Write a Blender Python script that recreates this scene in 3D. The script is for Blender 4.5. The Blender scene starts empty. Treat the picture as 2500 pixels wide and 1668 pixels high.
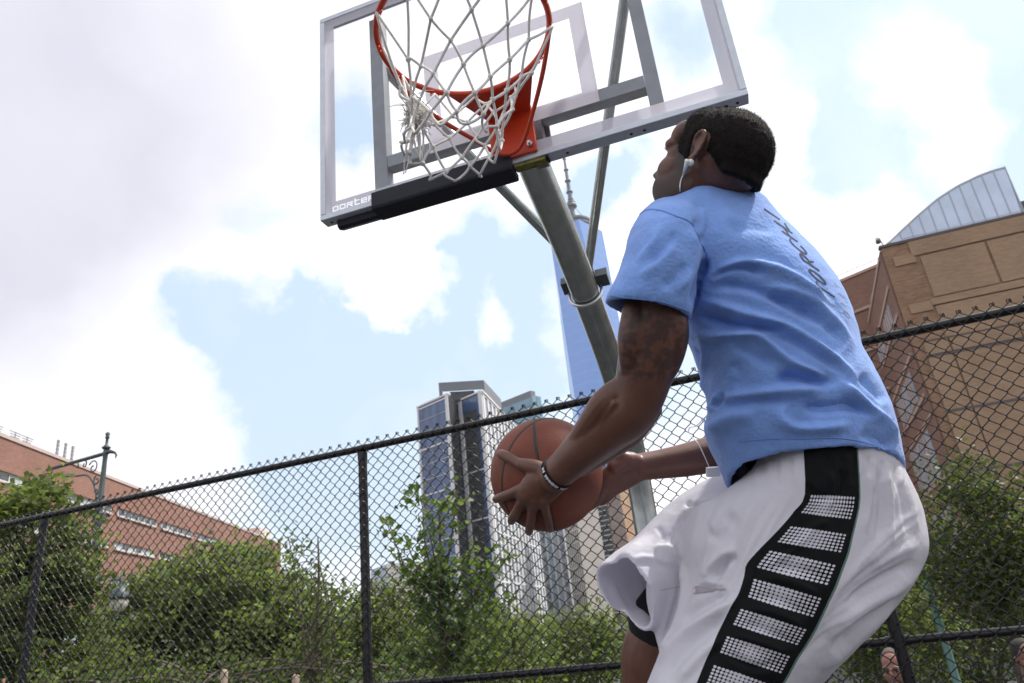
import bpy, bmesh, math, random
import numpy as np
from mathutils import Vector, Matrix, noise
from mathutils.bvhtree import BVHTree

# ------------------------------------------------------------------ camera
SC = bpy.context.scene
FOC, PITCH, ROLL, CAMH = 1735.0, math.radians(21.70), math.radians(6.31), 1.55
_R0 = np.array([1.0, 0, 0]); FW = np.array([0, math.cos(PITCH), math.sin(PITCH)])
_U0 = np.array([0, -math.sin(PITCH), math.cos(PITCH)])
RT = math.cos(ROLL)*_R0 - math.sin(ROLL)*_U0
UP = math.sin(ROLL)*_R0 + math.cos(ROLL)*_U0
CAM = np.array([0.0, 0.0, CAMH])
cd = bpy.data.cameras.new("camera"); cam = bpy.data.objects.new("camera", cd)
SC.collection.objects.link(cam)
cd.sensor_width = 36.0; cd.lens = 36.0*FOC/2500.0; cd.clip_start = 0.05; cd.clip_end = 6000
cam.matrix_world = Matrix(((RT[0], UP[0], -FW[0], 0), (RT[1], UP[1], -FW[1], 0), (RT[2], UP[2], -FW[2], CAMH), (0, 0, 0, 1)))
SC.camera = cam
cd.dof.use_dof = True; cd.dof.focus_distance = 1.75; cd.dof.aperture_fstop = 8.0

def ray(px, py):
    return (px-1250.0)/FOC*RT + (834.0-py)/FOC*UP + FW
def at(px, py, d):
    "survey point: a place seen at px,py and d metres deep"
    return CAM + ray(px, py)*d
def onz(px, py, z):
    v = ray(px, py); return CAM + v*((z-CAMH)/v[2])
def project(P):
    P = np.asarray(P, float) - CAM; d = P@FW
    return 1250+FOC*(P@RT)/d, 834-FOC*(P@UP)/d, d

# ------------------------------------------------------------------ world, sun, exposure
SUN_AZ, SUN_EL = math.radians(72), math.radians(56)
SUN = np.array([math.sin(SUN_AZ)*math.cos(SUN_EL), math.cos(SUN_AZ)*math.cos(SUN_EL), math.sin(SUN_EL)])
W = bpy.data.worlds.new("World"); SC.world = W; W.use_nodes = True
nt = W.node_tree; nt.nodes.clear()
def wn(t, **k):
    n = nt.nodes.new(t)
    for a, b in k.items(): setattr(n, a, b)
    return n
def wl(a, b): nt.links.new(a, b)
def wmath(op, a, b=None, c=None, clamp=False):
    n = wn('ShaderNodeMath', operation=op, use_clamp=clamp)
    for i, v in enumerate((a, b, c)):
        if v is None: continue
        if isinstance(v, (int, float)): n.inputs[i].default_value = v
        else: wl(v, n.inputs[i])
    return n.outputs[0]
sky = wn('ShaderNodeTexSky', sky_type='NISHITA', sun_disc=False)
sky.sun_elevation = SUN_EL; sky.sun_rotation = SUN_AZ
sky.altitude = 0; sky.air_density = 1.0; sky.dust_density = 2.0; sky.ozone_density = 1.0
tc = wn('ShaderNodeTexCoord')
nz = wn('ShaderNodeTexNoise'); nz.inputs['Scale'].default_value = 5.0; nz.inputs['Detail'].default_value = 8; nz.inputs['Roughness'].default_value = .62
nzb = wn('ShaderNodeTexNoise'); nzb.inputs['Scale'].default_value = 3.1; nzb.inputs['Detail'].default_value = 8; nzb.inputs['Roughness'].default_value = .6
nzc = wn('ShaderNodeTexNoise'); nzc.inputs['Scale'].default_value = 1.7; nzc.inputs['Detail'].default_value = 3
for n in (nz, nzb, nzc): wl(tc.outputs['Generated'], n.inputs['Vector'])
# warp the look-up so cloud edges are ragged
wa = wn('ShaderNodeVectorMath', operation='SUBTRACT'); wl(nz.outputs['Color'], wa.inputs[0]); wa.inputs[1].default_value = (.5, .5, .5)
wsc = wn('ShaderNodeVectorMath', operation='SCALE'); wl(wa.outputs[0], wsc.inputs[0]); wsc.inputs['Scale'].default_value = .24
wv = wn('ShaderNodeVectorMath', operation='ADD'); wl(tc.outputs['Generated'], wv.inputs[0]); wl(wsc.outputs[0], wv.inputs[1])
def blob(dirv, rad, soft, vec):
    dt = wn('ShaderNodeVectorMath', operation='DISTANCE'); wl(vec, dt.inputs[0]); dt.inputs[1].default_value = tuple(dirv)
    mr = wn('ShaderNodeMapRange', interpolation_type='SMOOTHSTEP'); wl(dt.outputs['Value'], mr.inputs[0])
    mr.inputs[1].default_value = rad+soft; mr.inputs[2].default_value = rad-soft; mr.inputs[3].default_value = 0; mr.inputs[4].default_value = 1
    return mr.outputs[0]
def dirn(px, py):
    v = ray(px, py); return v/np.linalg.norm(v)
def addup(lst):
    t = lst[0]
    for q in lst[1:]: t = wmath('ADD', t, q)
    return t
# gaps of blue between the clouds (direction, angular size) seen from the court
GAPS = [(660, 880, .09, .06), (780, 1010, .12, .08), (980, 900, .13, .09), (1200, 850, .11, .08), (1330, 640, .08, .06), (540, 800, .055, .035), (640, 620, .045, .04), (560, 740, .04, .03),
        (1100, 1080, .14, .1), (900, 1180, .13, .1), (1000, 760, .07, .05), (820, 290, .04, .04), (870, 330, .03, .03), (1430, 500, .05, .05), (1520, 430, .045, .05), (1180, 640, .05, .05),
        (1640, 120, .05, .05), (1950, 70, .07, .06), (2230, 230, .12, .09), (2440, 130, .13, .09), (2380, 330, .07, .06), (2120, 300, .05, .05), (2470, 380, .05, .06), (2260, 60, .05, .05), (1680, 960, .08, .08)]
gap = addup([blob(dirn(a, b), r, s, wv.outputs[0]) for a, b, r, s in GAPS])
PUFF = [(930, 640, .055, .035), (1000, 590, .04, .03), (670, 670, .04, .03), (900, 690, .04, .03), (2210, 170, .05, .05), (2330, 340, .05, .05), (560, 640, .035, .03), (1060, 700, .03, .03), (1230, 760, .03, .03)]
puff = addup([blob(dirn(a, b), r, s, wv.outputs[0]) for a, b, r, s in PUFF])
# elsewhere in the sky the same broken cover goes on
spread = wn('ShaderNodeMapRange', interpolation_type='SMOOTHSTEP'); wl(nzb.outputs['Fac'], spread.inputs[0])
spread.inputs[1].default_value = .60; spread.inputs[2].default_value = .78; spread.inputs[3].default_value = 0; spread.inputs[4].default_value = .8
inview = blob(dirn(1250, 800), .95, .18, tc.outputs['Generated'])
outview = wmath('SUBTRACT', 1.0, inview)
g2 = wmath('MULTIPLY', spread.outputs[0], outview)
gapf = wmath('MULTIPLY', wmath('SUBTRACT', wmath('ADD', wmath('MINIMUM', gap, 1.15), g2), puff, clamp=True), wmath('ADD', wmath('MULTIPLY', nzb.outputs['Fac'], 1.1), .46), clamp=True)
# cloud tone: white, with grey-lavender undersides
wa2 = wn('ShaderNodeVectorMath', operation='SUBTRACT'); wl(nzc.outputs['Color'], wa2.inputs[0]); wa2.inputs[1].default_value = (.5, .5, .5)
ws2 = wn('ShaderNodeVectorMath', operation='SCALE'); wl(wa2.outputs[0], ws2.inputs[0]); ws2.inputs['Scale'].default_value = .55
wv2 = wn('ShaderNodeVectorMath', operation='ADD'); wl(wv.outputs[0], wv2.inputs[0]); wl(ws2.outputs[0], wv2.inputs[1])
lav = addup([blob(dirn(a, b), r, s, wv2.outputs[0]) for a, b, r, s in [(-250, -100, .42, .55), (150, 330, .04, .28)]])
lavn = wmath('MULTIPLY', wmath('MINIMUM', lav, 1.0), wmath('ADD', wmath('MULTIPLY', nzc.outputs['Fac'], .5), .55), clamp=True)
lavo = wmath('ADD', wmath('MULTIPLY', wmath('MULTIPLY', nzb.outputs['Fac'], .5), outview), wmath('MULTIPLY', nz.outputs['Fac'], .22))
lavf = wmath('ADD', lavn, lavo, clamp=True)
ctone = wn('ShaderNodeMix', data_type='RGBA'); wl(lavf, ctone.inputs[0])
ctone.inputs[6].default_value = (9.2, 9.2, 9.5, 1); ctone.inputs[7].default_value = (4.5, 4.5, 5.2, 1)
# blue seen through thin summer haze
hz = wn('ShaderNodeMix', data_type='RGBA'); hz.inputs[0].default_value = .80
wl(sky.outputs[0], hz.inputs[6]); hz.inputs[7].default_value = (4.55, 5.75, 7.0, 1)
cm = wn('ShaderNodeMix', data_type='RGBA'); wl(gapf, cm.inputs[0]); wl(ctone.outputs[2], cm.inputs[6]); wl(hz.outputs[2], cm.inputs[7])
bg = wn('ShaderNodeBackground'); bg.inputs['Strength'].default_value = .10
wl(cm.outputs[2], bg.inputs['Color'])
wo = wn('ShaderNodeOutputWorld'); wl(bg.outputs[0], wo.inputs['Surface'])
W.cycles.sampling_method = 'MANUAL'; W.cycles.sample_map_resolution = 512

sl = bpy.data.lights.new("sun", 'SUN'); sl.energy = 3.4; sl.angle = math.radians(2.5); sl.color = (1.0, .95, .86)
so = bpy.data.objects.new("sun", sl); SC.collection.objects.link(so)
so.rotation_euler = Vector(SUN).to_track_quat('Z', 'Y').to_euler(); so.location = (20, 0, 40)
SC.view_settings.view_transform = 'Standard'; SC.view_settings.look = 'None'
SC.view_settings.exposure = 0.70; SC.view_settings.gamma = 1.0; SC.view_settings.use_curve_mapping = False
SC.render.engine = 'CYCLES'
SC.cycles.max_bounces = 8; SC.cycles.transparent_max_bounces = 24; SC.cycles.use_denoising = True
SC.cycles.caustics_reflective = False; SC.cycles.caustics_refractive = False

# ------------------------------------------------------------------ helpers: materials
def mat(name, color, rough=.6, metal=0.0, var=.0, vscale=8.0, bump=0.0, bscale=60.0, spec=.5, sheen=0.0, trans=0.0, attr=None, obj=True, detail=4.0):
    m = bpy.data.materials.new(name); m.use_nodes = True
    n = m.node_tree.nodes; l = m.node_tree.links; b = n['Principled BSDF']
    b.inputs['Roughness'].default_value = rough; b.inputs['Metallic'].default_value = metal
    b.inputs['Specular IOR Level'].default_value = spec
    if sheen: b.inputs['Sheen Weight'].default_value = sheen
    t = n.new('ShaderNodeTexCoord'); vec = t.outputs['Object']
    base = None
    if var:
        q = n.new('ShaderNodeTexNoise'); q.inputs['Scale'].default_value = vscale; q.inputs['Detail'].default_value = detail
        l.new(vec, q.inputs['Vector'])
        r = n.new('ShaderNodeMapRange'); l.new(q.outputs['Fac'], r.inputs[0]); r.inputs[1].default_value = .3; r.inputs[2].default_value = .7
        r.inputs[3].default_value = 1-var; r.inputs[4].default_value = 1+var
        x = n.new('ShaderNodeMix'); x.data_type = 'RGBA'; x.blend_type = 'MULTIPLY'; x.inputs[0].default_value = 1
        x.inputs[6].default_value = (*color, 1)
        l.new(r.outputs[0], x.inputs[7]); base = x.outputs[2]
    if attr:
        a = n.new('ShaderNodeAttribute'); a.attribute_name = attr
        x2 = n.new('ShaderNodeMix'); x2.data_type = 'RGBA'; x2.blend_type = 'MULTIPLY'; x2.inputs[0].default_value = 1
        if base: l.new(base, x2.inputs[6])
        else: x2.inputs[6].default_value = (*color, 1)
        l.new(a.outputs['Color'], x2.inputs[7]); base = x2.outputs[2]
    if base: l.new(base, b.inputs['Base Color'])
    else: b.inputs['Base Color'].default_value = (*color, 1)
    if bump:
        q = n.new('ShaderNodeTexNoise'); q.inputs['Scale'].default_value = bscale; q.inputs['Detail'].default_value = 3
        l.new(vec, q.inputs['Vector'])
        bp = n.new('ShaderNodeBump'); bp.inputs['Strength'].default_value = bump; bp.inputs['Distance'].default_value = .01
        l.new(q.outputs['Fac'], bp.inputs['Height']); l.new(bp.outputs[0], b.inputs['Normal'])
    if trans:
        o = n['Material Output']; tr = n.new('ShaderNodeBsdfTranslucent'); ms = n.new('ShaderNodeMixShader'); ms.inputs[0].default_value = trans
        if base: l.new(base, tr.inputs['Color'])
        else: tr.inputs['Color'].default_value = (*color, 1)
        l.new(b.outputs[0], ms.inputs[1]); l.new(tr.outputs[0], ms.inputs[2]); l.new(ms.outputs[0], o.inputs['Surface'])
    return m

def leafmat(name, color, tcol, trans=.4):
    m = bpy.data.materials.new(name); m.use_nodes = True
    n = m.node_tree.nodes; l = m.node_tree.links; b = n['Principled BSDF']
    b.inputs['Roughness'].default_value = .5; b.inputs['Specular IOR Level'].default_value = .35
    a = n.new('ShaderNodeAttribute'); a.attribute_name = 'tint'
    oi = n.new('ShaderNodeObjectInfo')
    x = n.new('ShaderNodeMix'); x.data_type = 'RGBA'; x.blend_type = 'MULTIPLY'; x.inputs[0].default_value = 1
    x.inputs[6].default_value = (*color, 1); l.new(a.outputs['Color'], x.inputs[7])
    l.new(x.outputs[2], b.inputs['Base Color'])
    y = n.new('ShaderNodeMix'); y.data_type = 'RGBA'; y.blend_type = 'MULTIPLY'; y.inputs[0].default_value = 1
    y.inputs[6].default_value = (*tcol, 1); l.new(a.outputs['Color'], y.inputs[7])
    tr = n.new('ShaderNodeBsdfTranslucent'); l.new(y.outputs[2], tr.inputs['Color'])
    ms = n.new('ShaderNodeMixShader'); ms.inputs[0].default_value = trans
    l.new(b.outputs[0], ms.inputs[1]); l.new(tr.outputs[0], ms.inputs[2]); l.new(ms.outputs[0], n['Material Output'].inputs['Surface'])
    return m

def brickmat(name, c1, c2, mortar, bw=.20, bh=.067, uvname='UVMap', mort=.012, var=.25, vs=.12, rot=False):
    "brick bond in metres on the UV map (u along the wall, v up)"
    m = bpy.data.materials.new(name); m.use_nodes = True
    n = m.node_tree.nodes; l = m.node_tree.links; b = n['Principled BSDF']; b.inputs['Roughness'].default_value = .85
    b.inputs['Specular IOR Level'].default_value = .2
    t = n.new('ShaderNodeUVMap'); t.uv_map = uvname
    br = n.new('ShaderNodeTexBrick'); l.new(t.outputs[0], br.inputs['Vector'])
    br.inputs['Color1'].default_value = (*c1, 1); br.inputs['Color2'].default_value = (*c2, 1); br.inputs['Mortar'].default_value = (*mortar, 1)
    br.inputs['Scale'].default_value = 1; br.inputs['Mortar Size'].default_value = mort; br.inputs['Brick Width'].default_value = bw; br.inputs['Row Height'].default_value = bh
    br.inputs['Bias'].default_value = 0; br.offset = .5
    q = n.new('ShaderNodeTexNoise'); q.inputs['Scale'].default_value = vs; q.inputs['Detail'].default_value = 6; l.new(t.outputs[0], q.inputs['Vector'])
    # long blotches that follow the courses
    mp = n.new('ShaderNodeMapping'); mp.inputs['Scale'].default_value = (1.2, 9.0, 1); l.new(t.outputs[0], mp.inputs['Vector'])
    q2 = n.new('ShaderNodeTexNoise'); q2.inputs['Scale'].default_value = 1.0; q2.inputs['Detail'].default_value = 4; l.new(mp.outputs[0], q2.inputs['Vector'])
    ad = n.new('ShaderNodeMath'); ad.operation = 'ADD'; l.new(q.outputs['Fac'], ad.inputs[0]); l.new(q2.outputs['Fac'], ad.inputs[1])
    r = n.new('ShaderNodeMapRange'); l.new(ad.outputs[0], r.inputs[0]); r.inputs[1].default_value = .7; r.inputs[2].default_value = 1.3
    r.inputs[3].default_value = 1-var; r.inputs[4].default_value = 1+var
    x = n.new('ShaderNodeMix'); x.data_type = 'RGBA'; x.blend_type = 'MULTIPLY'; x.inputs[0].default_value = 1
    l.new(br.outputs['Color'], x.inputs[6]); l.new(r.outputs[0], x.inputs[7]); l.new(x.outputs[2], b.inputs['Base Color'])
    return m

# ------------------------------------------------------------------ helpers: meshes
class MB:
    def __init__(s): s.v = []; s.f = []; s.uv = {}
    def add(s, vs, fs):
        o = len(s.v); s.v += [tuple(map(float, p)) for p in vs]; s.f += [tuple(i+o for i in f) for f in fs]; return o
    def box(s, c, h, ax=None):
        "centre, half sizes, optional axes"
        c = np.asarray(c, float); ax = np.eye(3) if ax is None else np.asarray(ax, float)
        vs = [c + ax[0]*h[0]*x + ax[1]*h[1]*y + ax[2]*h[2]*z for z in (-1, 1) for y in (-1, 1) for x in (-1, 1)]
        return s.add(vs, [(0, 2, 3, 1), (4, 5, 7, 6), (0, 1, 5, 4), (2, 6, 7, 3), (0, 4, 6, 2), (1, 3, 7, 5)])
    def tube(s, pts, r, n=10, cap=True, closed=False):
        P = [np.asarray(p, float) for p in pts]; m = len(P)
        R = [r]*m if np.isscalar(r) else list(r)
        T = []
        for i in range(m):
            a = P[(i-1) % m] if (closed or i > 0) else P[i]; b = P[(i+1) % m] if (closed or i < m-1) else P[i]
            t = b-a; L = np.linalg.norm(t); T.append(t/L if L > 1e-9 else np.array([0, 0, 1.0]))
        ref = np.array([0, 0, 1.0]) if abs(T[0][2]) < .9 else np.array([1.0, 0, 0])
        u = np.cross(T[0], ref); u /= np.linalg.norm(u); vs = []
        for i in range(m):
            u = u - T[i]*(u@T[i]); u /= max(1e-9, np.linalg.norm(u)); w = np.cross(T[i], u)
            for k in range(n):
                a = 2*math.pi*k/n; vs.append(P[i] + R[i]*(math.cos(a)*u + math.sin(a)*w))
        fs = []
        for i in range(m if closed else m-1):
            j = (i+1) % m
            for k in range(n):
                k2 = (k+1) % n; fs.append((i*n+k, i*n+k2, j*n+k2, j*n+k))
        if cap and not closed: fs += [tuple(range(n-1, -1, -1)), tuple((m-1)*n+k for k in range(n))]
        return s.add(vs, fs)
    def prism(s, poly, z0, z1, top=True, bottom=True):
        "footprint polygon extruded upwards"
        n = len(poly); vs = [(p[0], p[1], z0) for p in poly] + [(p[0], p[1], z1) for p in poly]
        a = sum(poly[i][0]*poly[(i+1) % n][1]-poly[(i+1) % n][0]*poly[i][1] for i in range(n))
        fs = [(i, (i+1) % n, n+(i+1) % n, n+i) for i in range(n)]
        if bottom: fs.append(tuple(range(n-1, -1, -1)))
        if top: fs.append(tuple(range(n, 2*n)))
        if a < 0: fs = [f[::-1] for f in fs]
        return s.add(vs, fs)
    def slab(s, poly3, off):
        "planar polygon given thickness along a vector"
        n = len(poly3); off = np.asarray(off, float); A = [np.asarray(p, float) for p in poly3]
        vs = A + [p+off for p in A]
        fs = [tuple(range(n-1, -1, -1)), tuple(range(n, 2*n))] + [(i, (i+1) % n, n+(i+1) % n, n+i) for i in range(n)]
        nn = np.cross(A[1]-A[0], A[2]-A[0])
        if nn@off < 0: fs = [f[::-1] for f in fs]
        return s.add(vs, fs)
    def sphere(s, c, r, nu=12, nv=8, ax=None):
        c = np.asarray(c, float); r = np.ones(3)*r; ax = np.eye(3) if ax is None else np.asarray(ax, float); vs = []
        for i in range(1, nv):
            ph = math.pi*i/nv
            for k in range(nu):
                th = 2*math.pi*k/nu; q = r*np.array([math.sin(ph)*math.cos(th), math.sin(ph)*math.sin(th), math.cos(ph)])
                vs.append(c + q@ax)
        vs += [c + np.array([0, 0, r[2]])@ax, c - np.array([0, 0, r[2]])@ax]; t = len(vs)-2; fs = []
        for i in range(nv-2):
            for k in range(nu): fs.append((i*nu+k, (i+1)*nu+k, (i+1)*nu+(k+1) % nu, i*nu+(k+1) % nu))
        for k in range(nu):
            fs.append((t, k, (k+1) % nu)); fs.append((t+1, (nv-2)*nu+(k+1) % nu, (nv-2)*nu+k))
        return s.add(vs, fs)
    def lathe(s, base, prof, n=16):
        "profile of (r, z) turned about the vertical through base"
        b = np.asarray(base, float); vs = []
        for r, z in prof:
            for k in range(n):
                a = 2*math.pi*k/n; vs.append(b + np.array([r*math.cos(a), r*math.sin(a), z]))
        m = len(prof); fs = []
        for i in range(m-1):
            for k in range(n): fs.append((i*n+k, i*n+(k+1) % n, (i+1)*n+(k+1) % n, (i+1)*n+k))
        fs += [tuple(range(n-1, -1, -1)), tuple((m-1)*n+k for k in range(n))]
        return s.add(vs, fs)

COL = SC.collection
def link_mesh(name, me, material, parent=None, loc=None, smooth=False):
    o = bpy.data.objects.new(name, me); COL.objects.link(o)
    if material is not None and len(me.materials) == 0: me.materials.append(material)
    if smooth: me.polygons.foreach_set('use_smooth', [True]*len(me.polygons)); me.update()
    if parent is not None: o.parent = parent
    if loc is not None: o.location = loc
    return o
def worldloc(o):
    p = np.zeros(3)
    while o is not None: p = p + np.array(o.location); o = o.parent
    return p
def build(name, mb, material, parent=None, smooth=False, base=None, uvwall=None, autosmooth=None):
    "world-space builder -> one object; vertices stored relative to the parent or the base"
    off = worldloc(parent) if parent is not None else (np.asarray(base, float) if base is not None else np.zeros(3))
    V = np.array(mb.v, float) - off
    me = bpy.data.meshes.new(name); me.from_pydata(V.tolist(), [], mb.f); me.update()
    o = link_mesh(name, me, material, parent, None if parent is not None else tuple(off), smooth)
    if uvwall is not None: wall_uv(me, V+off)
    if autosmooth: me.set_sharp_from_angle(angle=math.radians(autosmooth))
    return o
def wall_uv(me, Vw):
    "u = metres along the wall, v = height, from each face's own normal"
    uv = me.uv_layers.new(name='UVMap'); dat = np.zeros((len(me.loops), 2))
    for p in me.polygons:
        n = np.array(p.normal); 
        if abs(n[2]) > .8: t = np.array([1.0, 0, 0]); b = np.array([0, 1.0, 0])
        else:
            t = np.cross([0, 0, 1.0], n); t /= np.linalg.norm(t); b = np.array([0, 0, 1.0])
        for li in p.loop_indices:
            q = Vw[me.loops[li].vertex_index]; dat[li] = (q@t, q@b)
    uv.data.foreach_set('uv', dat.ravel())
def thing(name, label, cat, loc=(0, 0, 0), group=None):
    o = bpy.data.objects.new(name, None); COL.objects.link(o); o.location = tuple(map(float, loc)); o.empty_display_size = .1
    o['label'] = label; o['category'] = cat
    if group: o['group'] = group
    return o
def tag(o, label=None, cat=None, group=None, kind=None):
    if label: o['label'] = label
    if cat: o['category'] = cat
    if group: o['group'] = group
    if kind: o['kind'] = kind
    return o
def catmull(pts, n=8, closed=False):
    P = [np.asarray(p, float) for p in pts]; m = len(P); out = []
    for i in range(m if closed else m-1):
        if closed: a, b, c, d = P[(i-1) % m], P[i], P[(i+1) % m], P[(i+2) % m]
        else: a, b, c, d = P[max(i-1, 0)], P[i], P[i+1], P[min(i+2, m-1)]
        for k in range(n):
            t = k/n; out.append(.5*((2*b)+(-a+c)*t+(2*a-5*b+4*c-d)*t*t+(-a+3*b-3*c+d)*t**3))
    if not closed: out.append(P[-1])
    return out
def nrm(v): v = np.asarray(v, float); return v/np.linalg.norm(v)
# ------------------------------------------------------------------ ground: raised court, land falling away to the street
M_asph = mat('court_asphalt', (.052, .054, .058), .9, var=.25, vscale=3, bump=.4, bscale=180)
M_land = mat('street_asphalt', (.06, .06, .06), .9, var=.3, vscale=.6)
gz = lambda x, y: 0.0 if y < 9 else -4.0*min(1.0, (y-9)/9.0)
xs = [-3000, -800, -300, -120, -60, -40, -25, -15, -8, -3, 0, 3, 8, 15, 25, 40, 60, 120, 300, 800, 3000]
ys = [-3000, -600, -100, -30, -15, -6, 0, 3, 6, 9, 12, 15, 18, 25, 40, 80, 160, 300, 600, 1200, 3500]
g = MB(); g.add([(x, y, gz(x, y)) for y in ys for x in xs], [(j*len(xs)+i, j*len(xs)+i+1, (j+1)*len(xs)+i+1, (j+1)*len(xs)+i) for j in range(len(ys)-1) for i in range(len(xs)-1)])
tag(build('ground', g, M_land), kind='structure')
g = MB(); nx = 9; cx0 = np.linspace(-9, 6, nx); 
FYAW = -.3504; FD = np.array([math.cos(FYAW), math.sin(FYAW), 0]); FN = np.array([-FD[1], FD[0], 0]); FO = np.array([0, 4.55, 0])
def fen(s, z, off=0.0): return FO + FD*s + FN*off + np.array([0, 0, z])
c4 = [fen(-9, .004, .1), fen(7, .004, .1), fen(7, .004, -13), fen(-9, .004, -13)]
g.add(c4, [(3, 2, 1, 0)]); g.f = [(0, 3, 2, 1)]
tag(build('court', g, M_asph), kind='structure')
M_line = mat('court_paint', (.74, .74, .72), .7, var=.12, vscale=9)

# ------------------------------------------------------------------ backboard, rim, pole
HYAW = -.2939; RC = np.array([-.0387, 1.482, 3.05])
HD = np.array([math.cos(HYAW), math.sin(HYAW), 0]); HN = np.array([-math.sin(HYAW), math.cos(HYAW), 0]); HZ = np.array([0, 0, 1.0])
def H(u, v, w): return RC + HD*u + HN*v + HZ*w
HAX = np.array([HD, HN, HZ])
M_galv = mat('galvanised_pipe', (.36, .385, .375), .27, metal=.95, var=.16, vscale=24, bump=.05, bscale=120)
M_rear = mat('grey_painted_steel', (.20, .21, .225), .5, metal=.35, var=.14, vscale=18)
M_alu = mat('brushed_aluminium_frame', (.56, .60, .66), .40, metal=.25, var=.06, vscale=30)
M_dark = mat('dark_bolt_hole', (.02, .02, .02), .8)
M_orange = mat('orange_rim_enamel', (.56, .050, .014), .38, var=.10, vscale=14)
M_pad = mat('navy_rubber_pad', (.013, .014, .024), .6, spec=.3, var=.12, vscale=20, bump=.1, bscale=200)
M_glue = mat('yellowed_sticker', (.17, .15, .035), .7, var=.45, vscale=60)
M_bolt = mat('zinc_bolt', (.6, .6, .6), .3, metal=.9)
M_net = mat('weathered_net_cord', (.76, .74, .70), .9, var=.12, vscale=60, bump=.35, bscale=900)
M_clamp = mat('clamp_block_paint', (.09, .11, .115), .5, metal=.3, var=.15, vscale=20)
# clear acrylic sheet and the frosted white print on it
M_glass = bpy.data.materials.new('clear_acrylic'); M_glass.use_nodes = True
_n = M_glass.node_tree.nodes; _l = M_glass.node_tree.links
_t = _n.new('ShaderNodeBsdfTransparent'); _t.inputs[0].default_value = (.95, .96, .97, 1)
_g = _n.new('ShaderNodeBsdfGlossy'); _g.inputs['Roughness'].default_value = .06; _g.inputs['Color'].default_value = (1, 1, 1, 1)
_f = _n.new('ShaderNodeLayerWeight'); _f.inputs[0].default_value = .5
_pw = _n.new('ShaderNodeMath'); _pw.operation = 'POWER'; _l.new(_f.outputs['Facing'], _pw.inputs[0]); _pw.inputs[1].default_value = 4.5
_ml = _n.new('ShaderNodeMath'); _ml.operation = 'MULTIPLY_ADD'; _l.new(_pw.outputs[0], _ml.inputs[0]); _ml.inputs[1].default_value = .6; _ml.inputs[2].default_value = .025
_m = _n.new('ShaderNodeMixShader'); _l.new(_ml.outputs[0], _m.inputs[0]); _l.new(_t.outputs[0], _m.inputs[1]); _l.new(_g.outputs[0], _m.inputs[2])
_l.new(_m.outputs[0], _n['Material Output'].inputs['Surface'])
M_film = bpy.data.materials.new('frosted_white_print'); M_film.use_nodes = True
_n = M_film.node_tree.nodes; _l = M_film.node_tree.links
_d = _n.new('ShaderNodeBsdfDiffuse'); _d.inputs[0].default_value = (.80, .78, .84, 1)
_r = _n.new('ShaderNodeBsdfTranslucent'); _r.inputs[0].default_value = (.86, .83, .90, 1)
_m = _n.new('ShaderNodeMixShader'); _m.inputs[0].default_value = .55; _l.new(_d.outputs[0], _m.inputs[1]); _l.new(_r.outputs[0], _m.inputs[2])
_t = _n.new('ShaderNodeBsdfTransparent'); _m2 = _n.new('ShaderNodeMixShader'); _m2.inputs[0].default_value = .34
_l.new(_m.outputs[0], _m2.inputs[1]); _l.new(_t.outputs[0], _m2.inputs[2]); _l.new(_m2.outputs[0], _n['Material Output'].inputs['Surface'])
M_print = mat('white_lettering', (.85, .85, .86), .6)
M_letter = bpy.data.materials.new('clear_white_lettering'); M_letter.use_nodes = True
_n = M_letter.node_tree.nodes; _l = M_letter.node_tree.links; _t = _n.new('ShaderNodeBsdfTransparent'); _m = _n.new('ShaderNodeMixShader'); _m.inputs[0].default_value = .9
_n['Principled BSDF'].inputs['Base Color'].default_value = (.9, .9, .9, 1); _l.new(_n['Principled BSDF'].outputs[0], _m.inputs[1]); _l.new(_t.outputs[0], _m.inputs[2]); _l.new(_m.outputs[0], _n['Material Output'].inputs['Surface'])

PB = H(-.012, 1.975, 0); PB[2] = 0
hoop = thing('basketball_hoop', 'basketball hoop with clear backboard, orange rim, torn white net and grey gooseneck pole', 'basketball hoop', PB)
# gooseneck pole
arm = [(.0, .50, .03), (.003, .667, -.05), (.012, .962, -.185), (.012, 1.37, -.376), (.010, 1.60, -.50), (.003, 1.77, -.63), (-.004, 1.89, -.79), (-.010, 1.955, -.98), (-.012, 1.973, -1.2), (-.012, 1.975, -1.6)]
pl = catmull([H(*a) for a in arm], 6) + [H(-.012, 1.975, -3.05)]
m = MB(); m.tube(pl, .0565, 28); build('pole', m, M_galv, hoop, True, autosmooth=50)
m = MB(); m.lathe(PB, [(.16, .004), (.16, .02), (.06, .022), (.06, .06)], 20); build('base_plate', m, M_galv, hoop)
# clamp behind the arm with its U-bolt
cu = H(.012, 1.17, -.283)
ax_arm = nrm(H(0, 1.37, -.376)-H(0, .962, -.185)); cz = nrm(np.cross(HD, ax_arm)); 
cz = cz if cz[2] > 0 else -cz
m = MB()
m.box(cu+cz*.058-HD*.074, (.017, .030, .019), (HD, ax_arm, cz)); m.box(cu+cz*.058+HD*.078, (.024, .030, .021), (HD, ax_arm, cz))
m.box(cu+cz*.074, (.05, .038, .012), (HD, ax_arm, cz)); build('clamp', m, M_clamp, hoop)
ub = [cu + cz*.09 - HD*.068 + ax_arm*.02]
for k in range(0, 13):
    a = math.pi*k/12; ub.append(cu + ax_arm*(.02) - HD*.066*math.cos(a) - cz*.066*math.sin(a)*1.0)
ub.append(cu + cz*.09 + HD*.068 + ax_arm*.02)
m = MB(); m.tube(ub, .0065, 8); build('u_bolt', m, M_bolt, hoop, True)
for sgn in (1, -1):
    m = MB(); m.tube([at(1434, 662, 2.92), H(.455, .472, .52)] if sgn > 0 else [at(1446, 682, 2.94), H(-.499, .472, .505)], .0195 if sgn > 0 else .0225, 16); build('brace', m, M_galv, hoop, True, autosmooth=50)
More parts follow.
